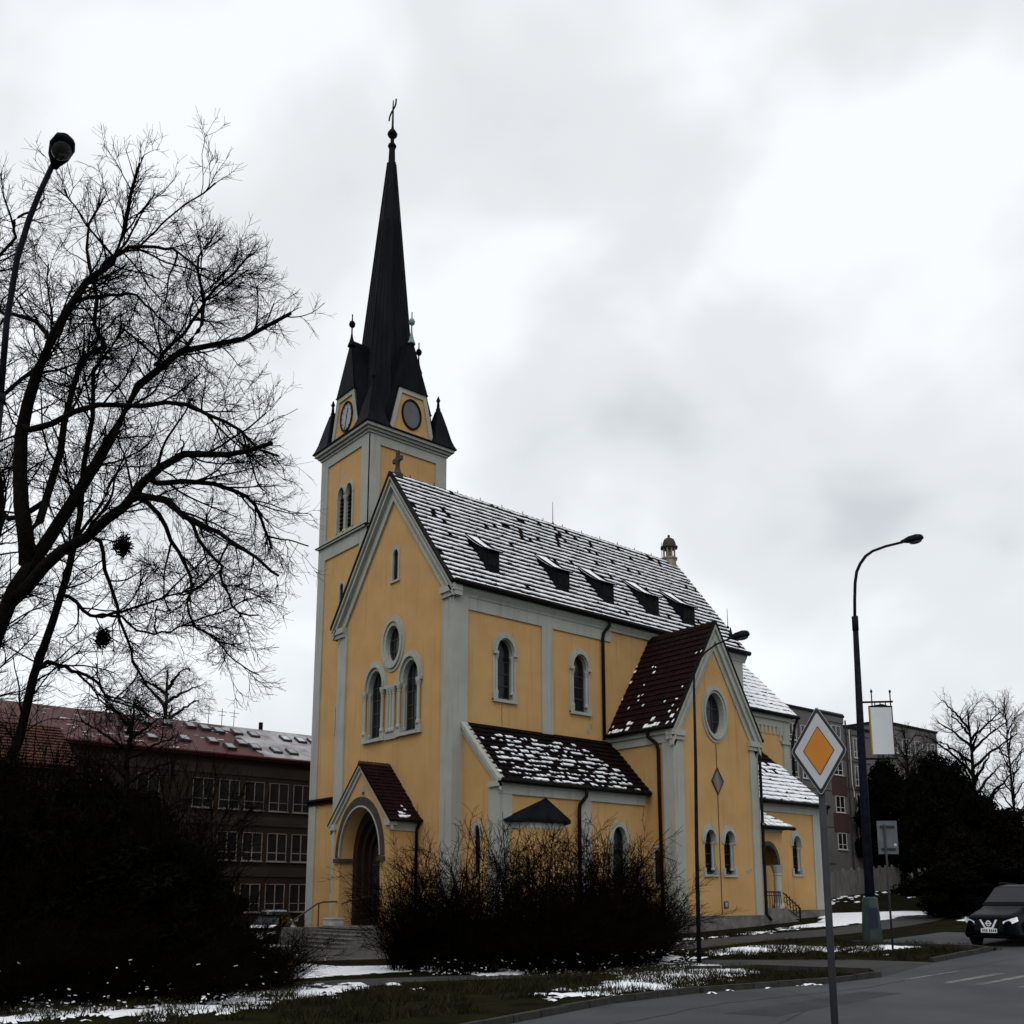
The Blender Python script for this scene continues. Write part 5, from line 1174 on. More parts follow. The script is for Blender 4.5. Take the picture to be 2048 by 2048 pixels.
# back of the sign on the verge
bs = empty('road_sign', label='grey back of a square road sign on a thin post beside the lamp base', cat='road sign')
p0, p1 = Vector((7.80, -23.34, 0)), Vector((8.52, -23.95, 0)); c2 = (p0+p1)/2; d2 = (p1-p0)/2; n2 = Vector((-d2.y, d2.x, 0)).normalized()
n2 = n2 if n2.dot(cam.location-c2) > 0 else -n2
b = MB(); b.obox((c2.x, c2.y, 4.9), d2, n2*.012, (0, 0, .78)); b.build('panel', M['signback'], bs)
b = MB()
for z in (4.35, 5.4): b.obox((c2.x+n2.x*.04, c2.y+n2.y*.04, z), d2*.72, n2*.03, (0, 0, .05))
b.obox((c2.x+n2.x*.02+d2.x*.7, c2.y+n2.y*.02+d2.y*.7, 4.55), d2*.13, n2*.005, (0, 0, .06), 1); b.build('stiffener', [M['signblack'], M['signwhite']], bs)
b = MB(); q = c2+n2*.09-d2*.3; b.tube([(q.x, q.y, G(8)-.1), (q.x, q.y, 5.5)], .05, 8); b.build('post', M['galv'], bs, smooth=True)

# ---------------------------------------------------------------- cars
def loft(b, secs, mi=0, cap=True):
    k = len(secs[0]); vs_ = [p for s in secs for p in s]; n = len(secs)
    b.add(vs_, [(i*k+j, i*k+(j+1) % k, (i+1)*k+(j+1) % k, (i+1)*k+j) for i in range(n-1) for j in range(k)], mi)
    if cap: b.add(secs[0], [tuple(range(k-1, -1, -1))], mi); b.add(secs[-1], [tuple(range(k))], mi)
def rsec(x, w, z0, z1, tw=None, k=7, r=.22):
    """rounded section at x: half width w at waist, tw at the top"""
    tw = tw or w; p = []
    for (cy, cz, a0) in ((tw-r, z1-r, 0), (-tw+r, z1-r, 90), (-w+r*.6, z0+r*.6, 180), (w-r*.6, z0+r*.6, 270)):
        rr = r if a0 < 180 else r*.6
        for i in range(k): a = R_(a0+90*i/(k-1)); p.append((x, cy+rr*math.cos(a), cz+rr*math.sin(a)))
    return p
def dense(secs, n=4):
    S_ = np.array(secs); o = []; K = len(S_)
    for i in range(K-1):
        p0, p1, p2, p3 = S_[max(i-1, 0)], S_[i], S_[i+1], S_[min(i+2, K-1)]
        for j in range(n):
            t = j/n; m1, m2 = (p2-p0)*.35, (p3-p1)*.35
            o.append((2*t**3-3*t**2+1)*p1+(t**3-2*t**2+t)*m1+(-2*t**3+3*t**2)*p2+(t**3-t**2)*m2)
    o.append(S_[-1]); return [[tuple(q) for q in s_] for s_ in o]
def make_car(loc, rz, sc_, label, paint, group=None):
    """front at x=0 facing -x, length 4.8, width 1.9, height 1.78"""
    t = empty('parked_car', loc, rz, label, 'car', group); t.scale = sc_
    b = MB(); loft(b, dense([rsec(0, .70, .36, .66, .64, r=.12), rsec(.05, .86, .28, .80, .76, r=.16), rsec(.22, .93, .24, .90, .82, r=.2), rsec(.55, .95, .24, .985, .82, r=.2), rsec(1.0, .95, .24, 1.08, .82, r=.2), rsec(1.45, .95, .24, 1.17, .84, r=.18), rsec(3.6, .95, .24, 1.14, .88, r=.18), rsec(4.5, .93, .26, 1.12, .84, r=.2), rsec(4.78, .85, .36, 1.02, .76, r=.18)])); b.build('body', paint, t, smooth=True)
    b = MB(); loft(b, [rsec(1.3, .82, 1.05, 1.17, .80, r=.05), rsec(2.05, .82, 1.05, 1.70, .62, r=.10), rsec(2.6, .82, 1.05, 1.78, .64, r=.10), rsec(3.9, .82, 1.05, 1.74, .62, r=.10), rsec(4.55, .80, 1.05, 1.16, .74, r=.05)]); b.build('cabin', paint, t, smooth=True)
    b = MB(); b.quad((1.345, -.74, 1.20), (1.345, .74, 1.20), (2.02, .58, 1.69), (2.02, -.58, 1.69)); b.build('windscreen', M['windscreen'], t)
    for s in (-1, 1):
        b = MB(); b.poly([(1.62, s*.835, 1.2), (2.9, s*.84, 1.2), (2.9, s*.69, 1.66), (2.2, s*.68, 1.64)]); b.poly([(3.0, s*.84, 1.2), (4.15, s*.83, 1.2), (3.8, s*.68, 1.62), (3.0, s*.69, 1.66)]); b.build('side_window', M['glass'], t)
        b = MB(); b.obox((1.62, s*1.03, 1.22), (.07, 0, 0), (0, .11, 0), (0, 0, .09)); b.build('mirror', paint, t)
        b = MB(); b.add([(.0, s*.50, .62), (-.002, s*.47, .72), (.045, s*.72, .80), (.05, s*.76, .66), (.20, s*.885, .855), (.185, s*.925, .74)], [(0, 1, 2, 3), (3, 2, 4, 5)]); b.build('headlight', M['headlamp_and_glint'], t)
    b = MB()
    b.obox((.03, 0, .60), (.035, 0, 0), (0, .48, 0), (0, 0, .15)); b.build('grille', M['iron'], t)
    b = MB()
    for s in (-1, 1): b.add([(-.012, s*.30, .77), (-.012, s*.235, .77), (-.012, s*.10, .56), (-.012, s*.15, .52), (.04, s*.30, .77), (.04, s*.15, .52)], [(0, 1, 2, 3), (0, 3, 5, 4)])
    b.box(-.012, .03, -.15, .15, .515, .555); b.build('grille_frame', M['headlamp_and_glint'], t)  # pale base colour stands in for the chrome's bright reflection
    b = MB(); b.ring(lambda a, z, d: (-.005-d, a, z), oval(0, .665, .055, .055, 14), oval(0, .665, .085, .085, 14), -.01, .02); b.box(-.03, -.01, -.105, .105, .65, .68); b.build('emblem', M['headlamp_and_glint'], t)  # same pale colour, the badge's chrome shine is painted in
    b = MB(); b.box(-.02, .02, -.27, .27, .405, .525); pl_ = b.build('number_plate', M['plate'], t)
    b = MB()
    for i in range(7): y = .2-i*.066-(.03 if i > 2 else 0); b.box(-.024, -.02, y-.02, y+.02, .43, .5)
    b.build('plate_characters', M['signblack'], pl_)
    b = MB(); b.box(.02, .1, -.62, .62, .30, .40); b.build('lower_intake', M['iron'], t)
    for x in (.92, 3.75):
        for s in (-1, 1):
            b = MB(); ca = [(x+.36*math.cos(2*math.pi*i/20), .36+.36*math.sin(2*math.pi*i/20)) for i in range(20)]; P_ = lambda a, z, d, s=s: (a, s*(.78+d), z)
            b.prism(P_, ca, 0, .19); b.ring(P_, [(x+(a-x)*.68, .36+(z-.36)*.68) for a, z in ca], ca, .0, .2); wh = b.build('wheel', M['tyre'], t)
            b = MB()
            for i in range(5): a = 2*math.pi*i/5; b.obox(P_(x+.12*math.cos(a), .36+.12*math.sin(a), .192), (.13*math.cos(a), 0, .13*math.sin(a)), (-.035*math.sin(a), 0, .035*math.cos(a)), (0, .01, 0))
            b.ring(P_, [(x+(a-x)*.58, .36+(z-.36)*.58) for a, z in ca], [(x+(a-x)*.67, .36+(z-.36)*.67) for a, z in ca], .18, .205); b.build('rim', M['chrome'], wh)
    b = MB()
    for s in (-1, 1): b.tube([(2.3, s*.56, 1.79), (2.5, s*.57, 1.83), (3.7, s*.56, 1.80), (3.85, s*.55, 1.75)], .02, 6)
    b.build('roof_rail', M['gutter'], t)
    return t
make_car((12.6, -26.0, G(12.5)), .0, (1.38, 1.40, 1.66), 'black sport utility car facing the street at the right edge', M['carpaint'])
c1 = make_car((-6.6, 11.6, -.9), R_(48), (1.15, 1.15, 1.05), 'dark parked car with snow on its roof behind the shrubs left of the steps', M['carpaint'])
b = MB(); b.quad((2.0, -.6, 1.81), (3.9, -.6, 1.77), (3.9, .6, 1.77), (2.0, .6, 1.81)); b.quad((.3, -.7, 1.06), (1.3, -.75, 1.19), (1.3, .75, 1.19), (.3, .7, 1.06)); o = b.build('snow', M['snow'], c1); o['kind'] = 'stuff'
make_car((-3.6, 13.9, -.9), R_(75), (1.15, 1.15, 1.22), 'silver parked car beside the foot of the church tower', M['silver'])
LIMBS = [[0.36,0.05,[[-27.72,-9.37,10.65],[-27.25,-9.47,12.65],[-26.94,-9.42,13.81],[-26.65,-9.36,14.73],[-25.99,-9.62,15.81],[-25.34,-9.86,17.52],[-24.98,-9.86,18.51],[-24.31,-10.13,20.22],[-23.9,-10.16,21.63],[-22.9,-10.7,23.72],[-22.07,-11.1,24.45],[-20.49,-12.13,25.11],[-19.16,-12.95,26.17],[-18.44,-13.25,27.16]]],[0.2,0.05,[[-26.92,-10.04,13.15],[-26.22,-11.29,14.38],[-25.45,-12.58,15.14],[-24.75,-13.82,15.88],[-24.26,-14.89,16.86],[-23.54,-16.15,17.5],[-22.93,-17.31,17.08],[-22.32,-18.48,17.02],[-21.94,-19.45,17.08]]],[0.11,0.03,[[-24.59,-13.96,16.2],[-23.92,-15.43,15.84],[-23.58,-16.64,14.94],[-23.1,-17.95,14.14],[-22.52,-19.35,13.13],[-22.07,-20.64,12.11]]],[0.09,0.03,[[-24.33,-14.83,16.61],[-22.33,-15.53,16.81],[-20.98,-15.68,16.61],[-20.24,-15.33,15.81],[-19.59,-14.89,15.17]]],[0.08,0.02,[[-24.4,-14.12,16.13],[-23.57,-13.9,15.66],[-22.8,-13.63,14.9],[-22.06,-13.34,13.85],[-21.67,-12.76,12.45],[-20.53,-12.8,11.85]]],[0.06,0.02,[[-23.42,-16.24,14.98],[-22.75,-16.32,14.04],[-22.17,-16.32,13.56],[-21.64,-16.27,12.1],[-20.76,-16.53,11.97]]],[0.26,0.03,[[-26.84,-9.85,14.5],[-27.12,-9.84,15.73],[-27.32,-9.89,16.97],[-27.6,-9.88,18.61],[-27.54,-10.14,20.26],[-27.32,-10.55,21.87],[-27.08,-10.97,22.58],[-26.63,-11.57,24.54],[-26.13,-12.21,25.74],[-25.65,-12.84,26.39],[-25.36,-13.3,27.96],[-25.47,-13.43,28.82],[-25.29,-13.8,29.89],[-25.27,-14.04,30.97]]],[0.13,0.03,[[-26.75,-9.8,15.18],[-26.35,-9.65,17.31],[-25.99,-9.47,19.39],[-25.82,-9.13,20.83],[-25.29,-9.09,23.99],[-24.59,-9.19,24.73],[-24.98,-8.38,26.32],[-24.76,-8.09,28.1],[-25.09,-7.32,30.34],[-25.0,-6.92,32.56],[-24.56,-6.8,34.78]]],[0.1,0.03,[[-27.3,-11.03,19.13],[-26.17,-12.3,19.65],[-25.24,-13.41,19.78],[-24.49,-14.37,19.55],[-23.58,-15.46,19.65],[-22.74,-16.5,18.81],[-22.28,-17.2,18.37],[-21.83,-17.91,17.5],[-21.31,-18.67,17.08]]],[0.08,0.03,[[-22.24,-11.37,24.27],[-21.73,-11.35,25.29],[-21.39,-11.21,26.41],[-21.31,-10.84,27.78],[-21.36,-10.36,29.59],[-21.29,-9.98,31.04],[-20.77,-9.99,32.36]]],[0.07,0.02,[[-25.84,-12.26,26.48],[-25.43,-13.58,26.64],[-25.01,-14.91,26.15],[-24.41,-16.39,25.13],[-24.02,-17.7,23.69]]],[0.07,0.02,[[-26.64,-11.59,24.53],[-25.56,-11.19,25.62],[-24.26,-10.97,26.58],[-23.23,-10.53,26.5],[-22.14,-10.14,26.01]]],[0.07,0.02,[[-23.27,-11.8,23.09],[-23.03,-13.31,23.63],[-22.7,-14.89,24.66],[-22.42,-16.43,25.01],[-22.31,-17.83,25.31]]],[0.09,0.03,[[-26.89,-10.07,23.28],[-27.07,-8.93,24.81],[-27.54,-7.56,25.73],[-28.04,-6.16,26.67],[-28.61,-4.71,28.18]]],[0.09,0.05,[[-27.24,-7.16,16.91],[-27.9,-6.61,19.71],[-27.67,-6.8,22.08],[-26.82,-7.51,23.24],[-26.36,-7.91,23.97]]],[0.19,0.04,[[-25.94,-6.95,8.54],[-25.37,-7.21,11.83],[-24.95,-7.34,13.92],[-24.71,-7.33,15.73],[-24.5,-7.29,18.15],[-24.33,-7.22,19.69],[-24.18,-7.12,21.78],[-24.54,-6.6,23.25],[-24.17,-6.69,25.2],[-23.66,-6.9,26.95],[-22.91,-7.32,27.38],[-22.06,-7.81,26.28],[-21.69,-7.91,25.67]]],[0.07,0.02,[[-24.77,-7.54,14.12],[-24.23,-8.74,13.06],[-23.62,-10.0,13.02],[-22.86,-11.4,13.25],[-21.89,-12.96,13.66]]],[0.08,0.03,[[-24.01,-7.91,16.58],[-23.39,-7.62,15.3],[-22.86,-7.25,14.15],[-22.06,-7.11,12.24],[-21.23,-6.98,10.96]]],[0.08,0.03,[[-25.32,-7.47,11.11],[-24.97,-8.2,11.03],[-23.95,-9.49,10.3],[-23.77,-10.08,9.58]]],[0.05,0.02,[[-23.18,-8.61,13.28],[-22.67,-10.13,12.43],[-22.12,-11.68,12.14],[-21.78,-13.05,12.3]]],[0.12,0.02,[[-28.53,-4.77,28.57],[-28.05,-4.65,30.84],[-27.49,-4.6,32.21],[-27.41,-4.15,33.68],[-27.73,-3.36,35.28],[-27.89,-2.69,37.44]]],[0.05,0.02,[[-27.68,-5.48,32.72],[-27.08,-5.12,33.75],[-26.52,-4.72,35.06],[-26.26,-4.07,36.57]]],[0.06,0.02,[[-28.41,-3.57,31.7],[-28.0,-3.26,33.93],[-28.19,-2.45,35.88]]],[0.2,0.1,[[-27.05,-4.71,13.43],[-27.05,-4.71,16.27],[-26.9,-4.84,18.44],[-27.48,-4.35,20.66]]]]
# ---------------------------------------------------------------- vegetation
def resample(pts, k):
    P = np.array(pts, float); d = np.r_[0, np.cumsum(np.linalg.norm(np.diff(P, axis=0), axis=1))]
    # Catmull-Rom through the points for natural bends
    out = []
    for s in np.linspace(0, d[-1], k):
        i = min(max(np.searchsorted(d, s, side='right')-1, 0), len(P)-2); t = (s-d[i])/(d[i+1]-d[i]+1e-9)
        p0, p1, p2, p3 = P[max(i-1, 0)], P[i], P[i+1], P[min(i+2, len(P)-1)]
        out.append(.5*((2*p1)+(p2-p0)*t+(2*p0-5*p1+4*p2-p3)*t*t+(3*p1-p0-3*p2+p3)*t**3))
    return np.array(out)
def grow(g, P, Rd, per_m, len_rng, ang, k, wig, bias, t0=.15, rfac=.55, rmin=.006, taper=.35, nfix=None, lscale=True, texp=.85):
    """children of branch polylines P (b,k,3): spread along each parent, bending by bias"""
    b, K, _ = P.shape
    Ls = np.linalg.norm(np.diff(P, axis=1), axis=2).sum(1)
    n = np.full(b, nfix) if nfix else np.maximum(1, g.poisson(Ls*per_m))
    idx = np.repeat(np.arange(b), n); m = len(idx)
    t = t0+(1-t0)*g.random(m)**texp; f = t*(K-1); i = np.minimum(f.astype(int), K-2); f = f-i
    A, B = P[idx, i], P[idx, i+1]; pos = A+(B-A)*f[:, None]; tan = B-A; tan /= np.linalg.norm(tan, axis=1, keepdims=True)+1e-9
    r0 = Rd[idx, i]+(Rd[idx, i+1]-Rd[idx, i])*f
    v = g.normal(size=(m, 3)); v -= tan*(v*tan).sum(1, keepdims=True); v /= np.linalg.norm(v, axis=1, keepdims=True)+1e-9
    a = np.radians(g.uniform(ang[0], ang[1], m))[:, None]; d = tan*np.cos(a)+v*np.sin(a)
    ln = g.uniform(len_rng[0], len_rng[1], m)*(1.1-.5*t if lscale else 1)
    Q = np.empty((m, k, 3)); Q[:, 0] = pos; st = (ln/(k-1))[:, None]; bias = np.array(bias)
    for j in range(1, k):
        d = d+g.normal(size=(m, 3))*wig+bias*(j/k); d /= np.linalg.norm(d, axis=1, keepdims=True)+1e-9
        Q[:, j] = Q[:, j-1]+d*st
    rb = np.maximum(np.minimum(r0*rfac, .016*ln+.004), rmin); R = rb[:, None]*np.linspace(1, taper, k)[None, :]; R = np.maximum(R, rmin*.7)
    return Q, R
def join_tubes(parts):
    V, F, o = [], [], 0
    for P, R, n in parts:
        v, f = seg_tubes(P, R, n); V.append(v); F.append(f+o); o += len(v)
    return np.concatenate(V), np.concatenate(F)
def bare_tree(name, label, limbs, seed, g1=(1.5, (1.6, 3.8)), g2=(2.6, (.7, 1.6)), g3=(4.2, (.3, .8)), bias=(0, 0, .10), twig='twig', rmin=.007, group=None, loc=None, trunk_n=9, droop=-.04, sub=(.08, (1.5, 2.5)), edge=None, zmax=99):
    g = np.random.default_rng(seed)
    root = empty(name, (0, 0, 0), 0, label, 'tree', group)
    lo_ = lambda p: [(x, y, z if z < 23 else 23+(z-23)*.80) for x, y, z in p]
    L_ = [(r0*1.22, r1*1.4, resample(lo_(p), 14)) for r0, r1, p in limbs]
    P0 = np.array([p for _, _, p in L_]); P0[:, 1:-1] += g.normal(size=P0[:, 1:-1].shape)*.05
    R0 = np.array([np.linspace(r0, r1, 14) for r0, r1, _ in L_])
    cs, rs = grow(g, P0, R0, sub[0], sub[1], (25, 60), 14, .10, bias, .25, .55, rmin*5)
    k_ = cs[:, -1, 2] < zmax-1.5; cs, rs = cs[k_], rs[k_]
    P0, R0 = np.concatenate([P0, cs]), np.concatenate([R0, rs])
    v, f = join_tubes([(P0, R0, trunk_n)]); np_mesh('trunk', v, f, M['bark'], root)
    c1, r1_ = grow(g, P0, R0, g1[0], g1[1], (25, 75), 7, .16, bias, .12, .5, rmin*2)
    k_ = c1[:, -1, 2] < zmax; c1, r1_ = c1[k_], r1_[k_]
    c2, r2 = grow(g, c1, r1_, g2[0], g2[1], (22, 65), 5, .16, (bias[0], bias[1], bias[2]+droop), .12, .6, rmin*1.3)
    tip, rt = grow(g, P0[:, -4:], R0[:, -4:], 5, (.8, 1.9), (10, 50), 5, .14, bias, .2, .6, rmin*1.3)
    c2, r2 = np.concatenate([c2, tip]), np.concatenate([r2, rt])
    if edge is not None:      # the crown ends short of the tower: no twig reaches past this upright plane
        k_ = (c2[:, -1, 0]*.766-c2[:, -1, 1]*.643)+g.normal(size=len(c2))*.35 < edge; c2, r2 = c2[k_], r2[k_]
        k_ = (c1[:, -1, 0]*.766-c1[:, -1, 1]*.643) < edge; c1, r1_ = c1[k_], r1_[k_]
    c3, r3 = grow(g, c2, r2, g3[0], g3[1], (18, 55), 4, .14, (bias[0], bias[1], bias[2]+.06), .1, .7, rmin)
    v, f = join_tubes([(c1, r1_, 4), (c2, r2, 3), (c3, r3, 3)]); np_mesh('crown', v, f, M[twig], root, kind=None)
    return root
# the large tree's stems meet the ground and each bough starts on the stem it grows from
LIMBS[0][2][:0] = [[-28.9, -9.2, -1.1], [-28.5, -9.25, 4.5]]
LIMBS[15][2][:0] = [[-27.9, -8.4, -1.1], [-26.9, -7.6, 4.0]]
SECOND = LIMBS[20:24]; LIMBS = LIMBS[:20]
SECOND[3][2][:0] = [[-28.6, -5.2, -1.1], [-27.9, -5.0, 6.0]]
SECOND[0][2][:0] = [[-27.3, -4.6, 16.0], [-28.6, -4.6, 22.0]]; SECOND[2][2][:0] = [[-28.6, -4.6, 22.0], [-29.2, -4.2, 27.0]]
SECOND = [SECOND[3], SECOND[0], SECOND[1], SECOND[2]]
def snap(limbs, skip):
    done = []
    for i, (r0, r1, p) in enumerate(limbs):
        if i and i not in skip:
            c = np.concatenate(done); d = np.linalg.norm(c-np.array(p[0]), axis=1); k = int(d.argmin())
            if d[k] > .05: p.insert(0, [float(v) for v in c[k]])
        done.append(resample(p, 40))
    return limbs
snap(LIMBS, (15,)); snap(SECOND, ())
big = bare_tree('bare_tree', 'large bare spreading tree with many stems filling the left side', LIMBS, 5, g1=(1.9, (1.3, 3.2)), g2=(3.3, (.6, 1.5)), g3=(6.2, (.25, .75)), bias=(.015, -.02, .05), rmin=.008, sub=(.36, (2.2, 4.4)), edge=-3.75, zmax=29.9)
bare_tree('bare_tree', 'second bare tree behind the large one, its crown crossing the top left edge', SECOND, 6, g1=(3.0, (1.6, 3.8)), g2=(3.8, (.6, 1.6)), g3=(5.0, (.25, .75)), bias=(.02, -.03, .03), zmax=31.5)

def auto_limbs(g, base, h, spread, n, r, fork=.3, up=.55, lean=(0, 0)):
    """a trunk and main limbs for a free-standing bare tree"""
    bx_, by_, bz = base; tr_ = [(bx_+lean[0]*t*h+g.normal()*.06*h*.1, by_+lean[1]*t*h, bz+h*t) for t in (0, .25, .5, .75, 1)]
    out = [(r, r*.12, tr_)]
    for i in range(n):
        t = fork+(1-fork)*.85*(i+.5)/n; a = i*2.4+g.uniform(-.4, .4); l = spread*(1.15-.75*t)*g.uniform(.8, 1.15)
        s_ = (bx_+lean[0]*t*h, by_+lean[1]*t*h, bz+h*t); q = [s_]
        for k in (.33, .66, 1.0): q.append((s_[0]+math.cos(a)*l*k, s_[1]+math.sin(a)*l*k, s_[2]+l*up*k*(1.2-.25*k)))
        out.append((r*.5*(1.1-.5*t), r*.08, q))
    return out
gg = np.random.default_rng(3)
bare_tree('bare_tree', 'bare wide-crowned tree behind the parked car at right', auto_limbs(gg, (56.4, -5.4, .7), 18.8, 6.6, 18, .34, .42, .8), 11, g1=(1.3, (1.2, 2.8)), g2=(2.4, (.6, 1.3)), g3=(3.4, (.3, .8)), rmin=.010, bias=(0, 0, .05))
bare_tree('bare_tree', 'slender bare birch at the right edge with fine upright twigs', auto_limbs(gg, (58.8, -7.8, .7), 20.0, 3.6, 18, .17, .35, 1.2), 12, g1=(1.3, (1.0, 2.2)), g2=(2.4, (.5, 1.1)), g3=(3.0, (.3, .7)), rmin=.008, bias=(0, 0, .03), twig='paletwig')
bare_tree('bare_tree', 'bare tree at the right-hand corner of the flat-roofed block', auto_limbs(gg, (66.0, 4.5, 2), 14.5, 4.4, 12, .26, .4, 1.0), 13, g1=(1.2, (1.2, 2.4)), g2=(2.2, (.5, 1.2)), g3=(3.0, (.3, .7)), rmin=.011)
bare_tree('bare_tree', 'bare brown tree in front of the flat-roofed block', auto_limbs(gg, (73.0, 10.0, 2.5), 18.5, 4.2, 14, .26, .4, 1.3), 14, g1=(1.4, (1.2, 2.4)), g2=(2.4, (.5, 1.2)), g3=(3.2, (.3, .7)), rmin=.011)
bare_tree('willow', 'brownish drooping willow rising above the school roof', auto_limbs(gg, (1.0, 50.5, -1), 26.5, 6.5, 16, .5, .5, .7), 15, g1=(1.3, (1.4, 3.0)), g2=(2.6, (.8, 2.4)), g3=(3.0, (.6, 1.6)), rmin=.013, bias=(0, 0, -.28), twig='paletwig', droop=-.25)
bare_tree('bare_tree', 'dark bare tree in front of the school roof under the large tree', auto_limbs(gg, (-14.5, 15.0, -1), 15.5, 5.0, 13, .3, .45, .6), 16, g1=(1.4, (1.2, 2.8)), g2=(2.6, (.6, 1.4)), g3=(3.2, (.3, .8)), rmin=.010)
# clumps of twigs caught in the large tree
def clump(c, r, label):
    g = np.random.default_rng(int(c[2]*10)); n = 260; d = g.normal(size=(n, 3)); d /= np.linalg.norm(d, axis=1, keepdims=True)
    P = np.empty((n, 3, 3)); P[:, 0] = np.array(c)+g.normal(size=(n, 3))*r*.4*np.array([.7, .7, 1.2]); P[:, 1] = P[:, 0]+d*r*.2; P[:, 1] += g.normal(size=(n, 3))*r*.25; P[:, 2] = P[:, 1]+g.normal(size=(n, 3))*r*.3
    v, f = seg_tubes(P, np.full((n, 3), .022), 3); o = np_mesh('twig_clump', v, f, M['twig']); tag(o, label, 'nest', 'twig clumps in the large tree')
clump((-24.27, -12.27, 14.94), .33, 'upper dark twig clump hanging in the large bare tree'); clump((-24.63, -11.97, 11.39), .28, 'lower dark twig clump hanging in the large bare tree')

# shrubs: arching stems from the ground, three individuals then copies
def shrub_mesh(seed, h, rad, ns, arch_, twig):
    g = np.random.default_rng(seed); k = 8
    a = g.uniform(0, 6.283, ns); r = rad*.45*np.sqrt(g.random(ns)); P = np.empty((ns, k, 3)); P[:, 0] = np.c_[np.cos(a)*r, np.sin(a)*r, np.full(ns, -.1)]
    d = np.c_[np.cos(a)*.30*(r/rad+.3), np.sin(a)*.30*(r/rad+.3), np.ones(ns)]; d += g.normal(size=d.shape)*.16; ln = h*g.uniform(.45, 1.12, ns)
    for j in range(1, k):
        d = d+g.normal(size=d.shape)*.09; d[:, 2] -= arch_*(j/k)**2*g.random(ns); d /= np.linalg.norm(d, axis=1, keepdims=True); P[:, j] = P[:, j-1]+d*(ln/(k-1))[:, None]
    R = np.linspace(1, .3, k)[None]*g.uniform(.018, .042, ns)[:, None]
    c1, r1_ = grow(g, P, R, 0, (.8, 2.2), (20, 60), 5, .16, (0, 0, .10), .04, .6, .012, nfix=9, texp=1.35)
    c2, r2 = grow(g, c1, r1_, 0, (.35, 1.0), (20, 60), 4, .16, (0, 0, .08), .05, .7, .010, nfix=6)
    return join_tubes([(P, R, 4)]), join_tubes([(c1, r1_, 3), (c2, r2, 3)])
def make_shrub(seed, h, rad, ns, arch_, twig='bushtwig'):
    root = empty('bare_shrub'); A, B = shrub_mesh(seed, h, rad, ns, arch_, twig)
    np_mesh('stems', *A, M[twig], root); np_mesh('twigs', *B, M[twig], root); return root
shr = [make_shrub(1, 5.6, 1.9, 60, .4), make_shrub(2, 5.2, 2.1, 64, .6), make_shrub(3, 5.0, 2.2, 56, 1.0)]
used = set()
def place_shrub(i, x, y, s, sz, rz, label, group):
    o = shr[i] if i not in used else copy_tree(shr[i]); used.add(i)
    o.location = (x, y, G(x)); o.scale = (s, s, sz); o.rotation_euler = (0, 0, rz); tag(o, label, 'shrub', group)
grp = 'bare shrubs in front of the church'
for i, x, y, s, sz, rz, lb in (
    (0, -11.8, -12.9, .80, .88, 0, 'leftmost bare shrub of the row, beside the snowy path to the porch'),
    (1, -9.6, -14.2, 1.0, 1.12, 1, 'bare shrub in front of the corner pilaster of the church'),
    (0, -7.6, -15.4, 1.0, 1.10, 2.2, 'bare shrub in front of the slit window of the aisle'),
    (1, -5.4, -16.0, 1.05, 1.10, 3.9, 'bare shrub in front of the tent-roofed bay'),
    (2, -3.4, -15.8, 1.1, 1.30, .5, 'bare shrub with long arching stems before the aisle window'),
    (2, -1.2, -15.4, 1.1, 1.05, 2.6, 'bare shrub in front of the corner of the transept'),
    (1, .6, -15.2, .9, .86, 5.2, 'low bare shrub at the right end of the row, left of the slim lamp'),
    (0, -10.4, -15.6, .95, .62, 4.1, 'low bare shrub in front of the tall row, near the snowy path'),
    (2, -8.0, -17.3, 1.1, .60, 1.4, 'low bare shrub in front of the tall row, above the snowy verge'),
    (1, -4.6, -17.8, 1.15, .60, 2.9, 'low bare shrub in front of the tall row, below the arching stems'),
    (2, -10.9, -13.4, 1.0, .95, 5.0, 'bare shrub filling the row between the porch path and the corner pilaster'),
    (0, -6.4, -17.6, 1.1, .58, 3.6, 'low bare shrub in the middle of the front of the row'),
    (0, -2.0, -17.2, 1.0, .55, .3, 'low bare shrub in front of the tall row, nearest the slim lamp')):
    place_shrub(i, x, y, s, sz, rz, lb, grp)
grp = 'bare shrubs on the left verge'
